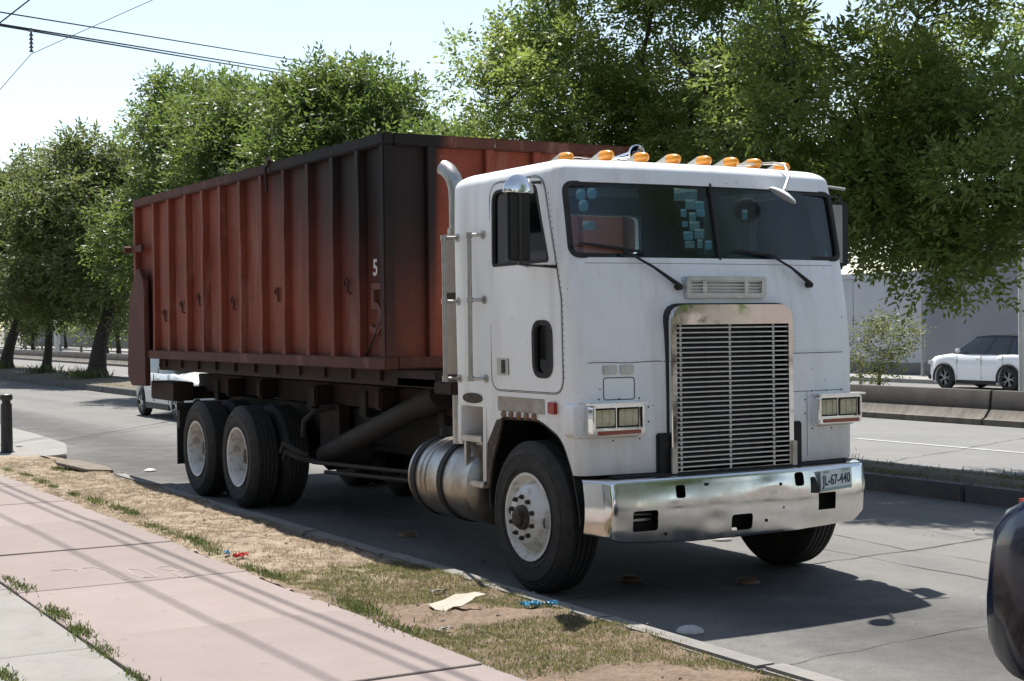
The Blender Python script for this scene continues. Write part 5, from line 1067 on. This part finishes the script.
for i, (x, y) in enumerate(((7.6, 68), (7.8, 80), (8.2, 95))):
    tree('far median tree hidden behind the nearer left trees', (x, y, .15), 9, 2.5, .3, bl0, 33+i, nclump=80, ntw=26, nl=5, ll=.26, lw=.11, leafm='leaf_far', cr=(.5, .9), group='far median trees')
for i, (x, y, s) in enumerate(((19, 84, 1.0), (22, 98, 1.1), (20, 112, .9), (25, 125, 1.2), (30, 100, 1.2), (36, 120, 1.3), (22, 150, 1.3), (34, 160, 1.4), (28, 62, .8), (32, 48, .9))):
    tree('distant street tree across the service road beyond the barrier', (x, y, -.4), 7, 2.0, .18, [(q[0]*s, q[1]*s, q[2]*.8*s, q[3]*s, q[4]*s, q[5]*s) for q in bl0], 50+i, nclump=60, ntw=22, nl=5, ll=.30, lw=.13, leafm='leaf_mid' if i % 2 else 'leaf_far', cr=(.5, .95), group='distant street trees')
# thin sapling beyond the barrier
tree('thin pale sapling behind the barrier right of the cab', (16.6, 15.2, -.25), 3, .9, .055, [(0, 0, 1.5, .8, .85, .5), (.1, -.1, 2.0, .7, .75, .4), (-.1, .1, 1.1, .6, .65, .3)], 71, nclump=42, ntw=16, nl=5, ll=.085, lw=.036, leafm='leaf_sapling', cr=(.12, .24), forks=4)
# small weeds at the tree feet
Vs = []
for (x, y) in ((6.6, 42.0), (6.5, 57.4), (6.7, 49.6), (6.9, 44.6), (5.6, 3.6), (5.8, 2.2), (6.0, 5.5), (5.5, 1.0)):
    n = 160; Q = np.stack([x+g.normal(0, .3, n), y+g.normal(0, .45, n)], 1); Vs.append(blades(Q, .42 if y > 20 else .07, .02 if y > 20 else .006, .7, g, .17))
o = np_mesh('median_weeds', np.concatenate(Vs), 5, 'weed'); struct(o, 'stuff'); o['label'] = 'taller weeds around the feet of the median trees'; o['category'] = 'weeds'
# ================================================================== buildings, poles, wires
def wall_building(name, label, x0, x1, y0, y1, z0, z1, m, seg, capm):
    t = thing(name, label, 'building', (x0, y0, z0)); O_ = (x0, y0, z0)
    n = max(1, int(round((y1-y0)/seg)))
    for i in range(n):
        a = y0+(y1-y0)*i/n; c = y0+(y1-y0)*(i+1)/n; b = MB(); b.box(x0, x0+.25, a+.015, c-.015, z0, z1-.12); b.build('wall_panel', m, t, off=O_, bevel=.01, seg=1)
    b = MB(); b.box(x0+.05, x1, y0, y1, z0, z1-.1); b.build('wall_core', m, t, off=O_)
    b = MB(); b.box(x0-.06, x1+.02, y0-.02, y1+.02, z1-.118, z1+.10); b.build('coping', capm, t, off=O_, bevel=.01)
    b = MB(); b.box(x0-.05, x0-.002, y0, y1, z0, z0+.45); b.build('plinth', 'wall_dark', t, off=O_)
    return t
wall_building('warehouse', 'long grey warehouse wall behind the white suv', 35.2, 60, -22, 32.2, -.26, 5.2, 'wall_grey', 6.0, 'wall_grey')
wall_building('low_building', 'pale low building wall behind the thin sapling', 35.5, 60, 32.4, 56, -.26, 3.6, 'wall_pale', 4.0, 'wall_pale')
wall_building('garden_wall', 'dark grey wall far off at the left picture edge', 38, 40, 130, 200, -.3, 3.2, 'wall_dark', 6.0, 'wall_dark')
def pole(name, label, x, y, z0, h, r, m, cat='pole'):
    t = thing(name, label, cat, (x, y, z0)); b = MB(); b.tube([(0, 0, 0), (0, 0, h*.5), (0, 0, h)], [r, r*.92, r*.8], 12); b.build('shaft', m, t); b = MB(); b.box(-r*1.8, r*1.8, -r*1.8, r*1.8, -.02, .04); b.build('base_plate', m, t, bevel=.005); return t
pole('street_pole', 'pale grey post at the right picture edge in front of the suv', 14.75, 9.66, -.05, 6.0, .075, 'pole_white')
pole('fence_post', 'slim dark post at the corner of the warehouse wall', 34.6, 31.7, -.26, 3.0, .06, 'pole_grey')
pole('marker_post', 'short post standing beside the thin sapling', 16.6, 15.75, -.25, .95, .05, 'pole_grey')
pole('white_post', 'white post seen between the far left trees', 20, 104, -.45, 6.0, .22, 'pole_white')
pole('grey_post', 'grey post at the far left behind the barrier', 20, 122, -.45, 6.0, .18, 'pole_grey')
for i in range(9):
    t = pole('far_bollard', 'small dark roadside post far off behind the left trees', 17.0+i*.25, 74+6.5*i, -.45, 1.3, .10, 'wall_dark', 'post'); t['group'] = 'small far roadside posts'
# bollard on the driveway corner
BO = thing('bollard', 'black round bollard on the driveway at the left picture edge', 'bollard', (-1.98, 13.41, .10))
b = MB(); b.lathe([(0, .001), (0, .085), (.02, .085), (.66, .078), (.70, .078), (.705, .06), (.74, .06), (.76, .085), (.79, .092), (.83, .085), (.85, .04), (.852, .001)], 24, (0, 0, 0), 'Z'); b.build('post', 'bollard', BO)
b = MB(); b.lathe([(0, .11), (.012, .11), (.018, .086)], 24, (0, 0, 0), 'Z'); b.build('collar', 'bollard', BO)
# road studs
sb_ = MB(); sb_.lathe([(0, .10), (.012, .098), (.03, .082), (.045, .05), (.05, .001)], 20, (0, 0, 0), 'Z'); smw = sb_.mesh('dome'); smw.materials.append(MATS['stud_white'])
sma = smw.copy(); sma.materials.clear(); sma.materials.append(MATS['stud_amber'])
SL = [((98, 473), 0, 'white road stud in the gutter dirt, left of a pair behind the truck'), ((150, 470), 0, 'white road stud in the gutter dirt just behind the rear wheel'), ((690, 629), 0, 'pale road stud in shadow beside the green verge near the front kerb'), ((630, 578), 1, 'amber road stud in shadow behind the front wheel'), ((748, 580), 1, 'amber road stud in shadow under the middle of the bumper'), ((722, 538), 0, 'white road stud seen lit below the bumper centre'), ((408, 534), 1, 'road stud in deep shadow beneath the fuel tank')]
for (u, v), k, lab in SL:
    c = gpx(u, v, .02); o = link('road_stud', sma if k else smw); o.location = (c[0], c[1], .003); o.scale = (.85, .85, .75); tag(o, lab, 'road stud')
# litter
def crumple(name, label, u, v, sx_, sy_, m, seed, hgt=.02, n=9, cat='litter', rz=0, z=None):
    r = random.Random(seed); c = gpx(u, v, .12); zb = (vz(c[0], c[1])+.02) if z is None else z; b = MB(); H = [[r.uniform(0, hgt) for _ in range(n+1)] for _ in range(n+1)]
    def fn(p, q):
        i, j = int(round(p*n)), int(round(q*n)); x = (p-.5)*sx_+r.uniform(-.03, .03)*sx_; y = (q-.5)*sy_+r.uniform(-.03, .03)*sy_
        return (x*math.cos(rz)-y*math.sin(rz), x*math.sin(rz)+y*math.cos(rz), H[i][j])
    b.grid(fn, n, n); vs = [(q[0], q[1], q[2]-.003) for q in b.v]; b.add(vs, [f[::-1] for f in list(b.f)]); o = b.build(name, m, smooth=0); o.location = (c[0], c[1], zb); tag(o, label, cat); return o
b = MB(); c = gpx(455, 605, .13); b.prism([(-.20, .10), (-.16, -.04), (-.10, -.13), (-.03, -.10), (.03, -.15), (.12, -.11), (.15, -.07), (.24, -.06), (.17, .03), (.10, .05), (.02, .12), (-.08, .10)], 'z', -.003, .003)
b.v = [(q[0], q[1], q[2]+.03*math.sin(q[0]*7)) for q in b.v]; o = b.build('cardboard_piece', 'cardboard'); o.scale = (.8, .8, 1); o.location = (c[0], c[1], .155); o.rotation_euler = (rad(10), rad(-6), rad(-20)); tag(o, 'torn pale cardboard piece lying on the verge', 'cardboard')
crumple('plastic_bag', 'crumpled blue plastic strip on bare soil near the front wheel', 532, 607, .12, .09, 'plastic_blue', 3, .03, 12)
crumple('plastic_scrap', 'small blue plastic scrap beside the crumpled blue strip', 553, 608, .09, .04, 'plastic_blue', 5, .03, 6)
crumple('red_wrapper', 'red snack wrapper on the verge edge by the pavement', 241, 560, .12, .06, 'wrapper_red', 8, .03, 7, rz=.5)
crumple('paper_scrap', 'small white paper scrap on green grass left of the cardboard', 438, 590, .12, .03, 'cardboard', 9, .015, 6)
crumple('white_scrap', 'thin white scrap below the cardboard piece', 443, 627, .12, .035, 'cardboard', 10, .015, 6, rz=.2)
crumple('bottle_cap_scrap', 'tiny blue scrap touching the red wrapper', 227, 558, .04, .04, 'plastic_blue', 11, .03, 4)
# wires
def wpt(u, v, D): 
    d = F_+R_*(u-512)/1501.7+U_*(340.5-v)/1501.7; return Vector(CAM+d*D)
def sag(a, c, s, n=24): return [a.lerp(c, t)-Vector((0, 0, s*4*t*(1-t))) for t in np.linspace(0, 1, n)]
def wire(label, a, c, s, r=.012, group=None, name='overhead_wire'):
    b = MB(); b.tube(sag(a, c, s), r, 6); return tag(b.build(name, 'cable'), label, 'wire', group)
# spans running across the road towards the far side, held well outside the picture
def span(p, q, D0, D1, ext=.9):
    a, c = wpt(*p, D0), wpt(*q, D1); d = c-a; return a-d*ext*.6, c+d*ext
a, c = span((0, 12), (270, 56), 26, 40); wire('uppermost thin wire crossing the sky at top left', a, c, .0, .014)
a, c = span((0, 24), (245, 64), 26, 40); wire('upper cable of the close pair crossing the top left sky', a, c, .0, .016)
a, c = span((0, 25.5), (245, 67), 26, 40); wire('lower cable of the close pair crossing the top left sky', a, c, .0, .016)
a, c = wpt(-30, 46, 20), wpt(60, -24, 20); wire('short steep wire at the very top left corner', a, c, 0, .010)
a, c = wpt(-60, 158, 26), wpt(31, 54, 26); wire('thin stay wire below the hanging insulator', a, c, 0, .006)
a, c = wpt(31, 54, 26), wpt(260, -48, 24); wire('thin stay wire rising right from the hanging insulator', a, c, 0, .006)
IN = wpt(31, 29, 26); t = thing('insulator', 'small ribbed insulator hanging from the cables at top left', 'insulator', IN-Vector((0, 0, .44)))
for k in range(6): b = MB(); z = .04+.07*k; b.lathe([(z, .012), (z+.005, .045), (z+.02, .03), (z+.07, .012)], 12, (0, 0, 0), 'Z'); b.build('disc', 'insulator', t)
# street-side cables overhead: above the frame, their shadows cross the pavement
SL_ = SUN/SUN.z
def overhead(xs, h, r, lab):
    x = xs+SL_.x*h; b = MB(); b.tube([Vector((x, -45, h)), Vector((x+.01, -10, h-.15)), Vector((x, 25, h)), Vector((x, 60, h))], r, 6); tag(b.build('street_cable', 'cable'), lab, 'wire')
overhead(-3.02, 7.6, .016, 'street cable above the picture, nearer the kerb')
overhead(-3.16, 7.7, .014, 'street cable above the picture, nearer the pavement')
overhead(-3.62, 9.4, .014, 'highest street cable above the picture')
# ================================================================== unseen street side behind the camera, added to darken chrome, glass and truck front
def house(label, x, y, w_, d_, h_, m, seed):
    t = thing('house', label, 'house', (x, y, 0)); r = random.Random(seed)
    b = MB(); b.box(-d_/2, d_/2, -w_/2, w_/2, 0, h_); b.build('wall', m, t)
    b = MB(); b.box(-d_/2-.15, d_/2+.15, -w_/2-.15, w_/2+.15, h_, h_+.25); b.build('roof', 'wall_dark', t)
    for k in range(int(w_//2.6)):
        for z in ((1.0, 2.4), (4.0, 5.3)):
            if z[1] > h_-.3: continue
            yy = -w_/2+1.4+2.6*k; b = MB(); b.box(d_/2+.002, d_/2+.05, yy-.6, yy+.6, *z); wn = b.build('window', 'pole_white', t); b = MB(); b.box(d_/2+.05, d_/2+.06, yy-.53, yy+.53, z[0]+.07, z[1]-.07); b.build('pane', 'car_glass', wn)
    b = MB(); b.box(d_/2+.002, d_/2+.06, w_/2-1.2, w_/2-.3, 0.0, 2.1); b.build('door', 'curtain_brown', t)
house('unseen ochre two storey house across the pavement behind the camera', -17, -22, 11, 8, 6.2, 'cardboard', 1)
house('unseen grey two storey house across the pavement beside the camera', -17, -9, 11, 8, 6.0, 'wall_grey', 2)
house('unseen brown low house across the pavement further up the street', -17, 5, 12, 8, 3.8, 'shield_tan', 3)
house('unseen pale two storey house across the pavement opposite the rear wheels', -17, 19, 12, 8, 6.0, 'wall_pale', 4)
house('unseen dark red house down the street behind the camera', -14, -38, 12, 8, 6.4, 'box_rail', 5)
for i, (x, y) in enumerate(((-8.8, -17), (-9.5, -28), (-1.0, -34), (5.9, -9.5), (5.8, -16), (5.9, -24), (-9.5, 1.5))):  # unseen trees added to darken what the truck's chrome and windscreen reflect
    tree(['street tree on the near pavement behind the camera', 'second unseen tree on the near pavement behind the camera', 'unseen kerbside tree far down the street behind the camera', 'unseen median tree right of the picture, nearest the truck', 'unseen median tree right of the picture, farther down', 'unseen median tree well behind the camera', 'unseen street tree beside the camera on the house side'][i], (x, y, .1), 8, 2.2, .2, bl0, 80+i, nclump=70, ntw=22, nl=5, ll=.26, lw=.11, leafm='leaf_mid', cr=(.5, .9))

house('unseen pale brown low house across the road behind the camera', 52, -62, 10, 40, 5.0, 'brick_red', 6)  # unseen house added, its sunlit wall placed to show in the chrome
house('unseen ochre house far down the road behind the camera', 14, -95, 22, 12, 7.0, 'cardboard', 7)
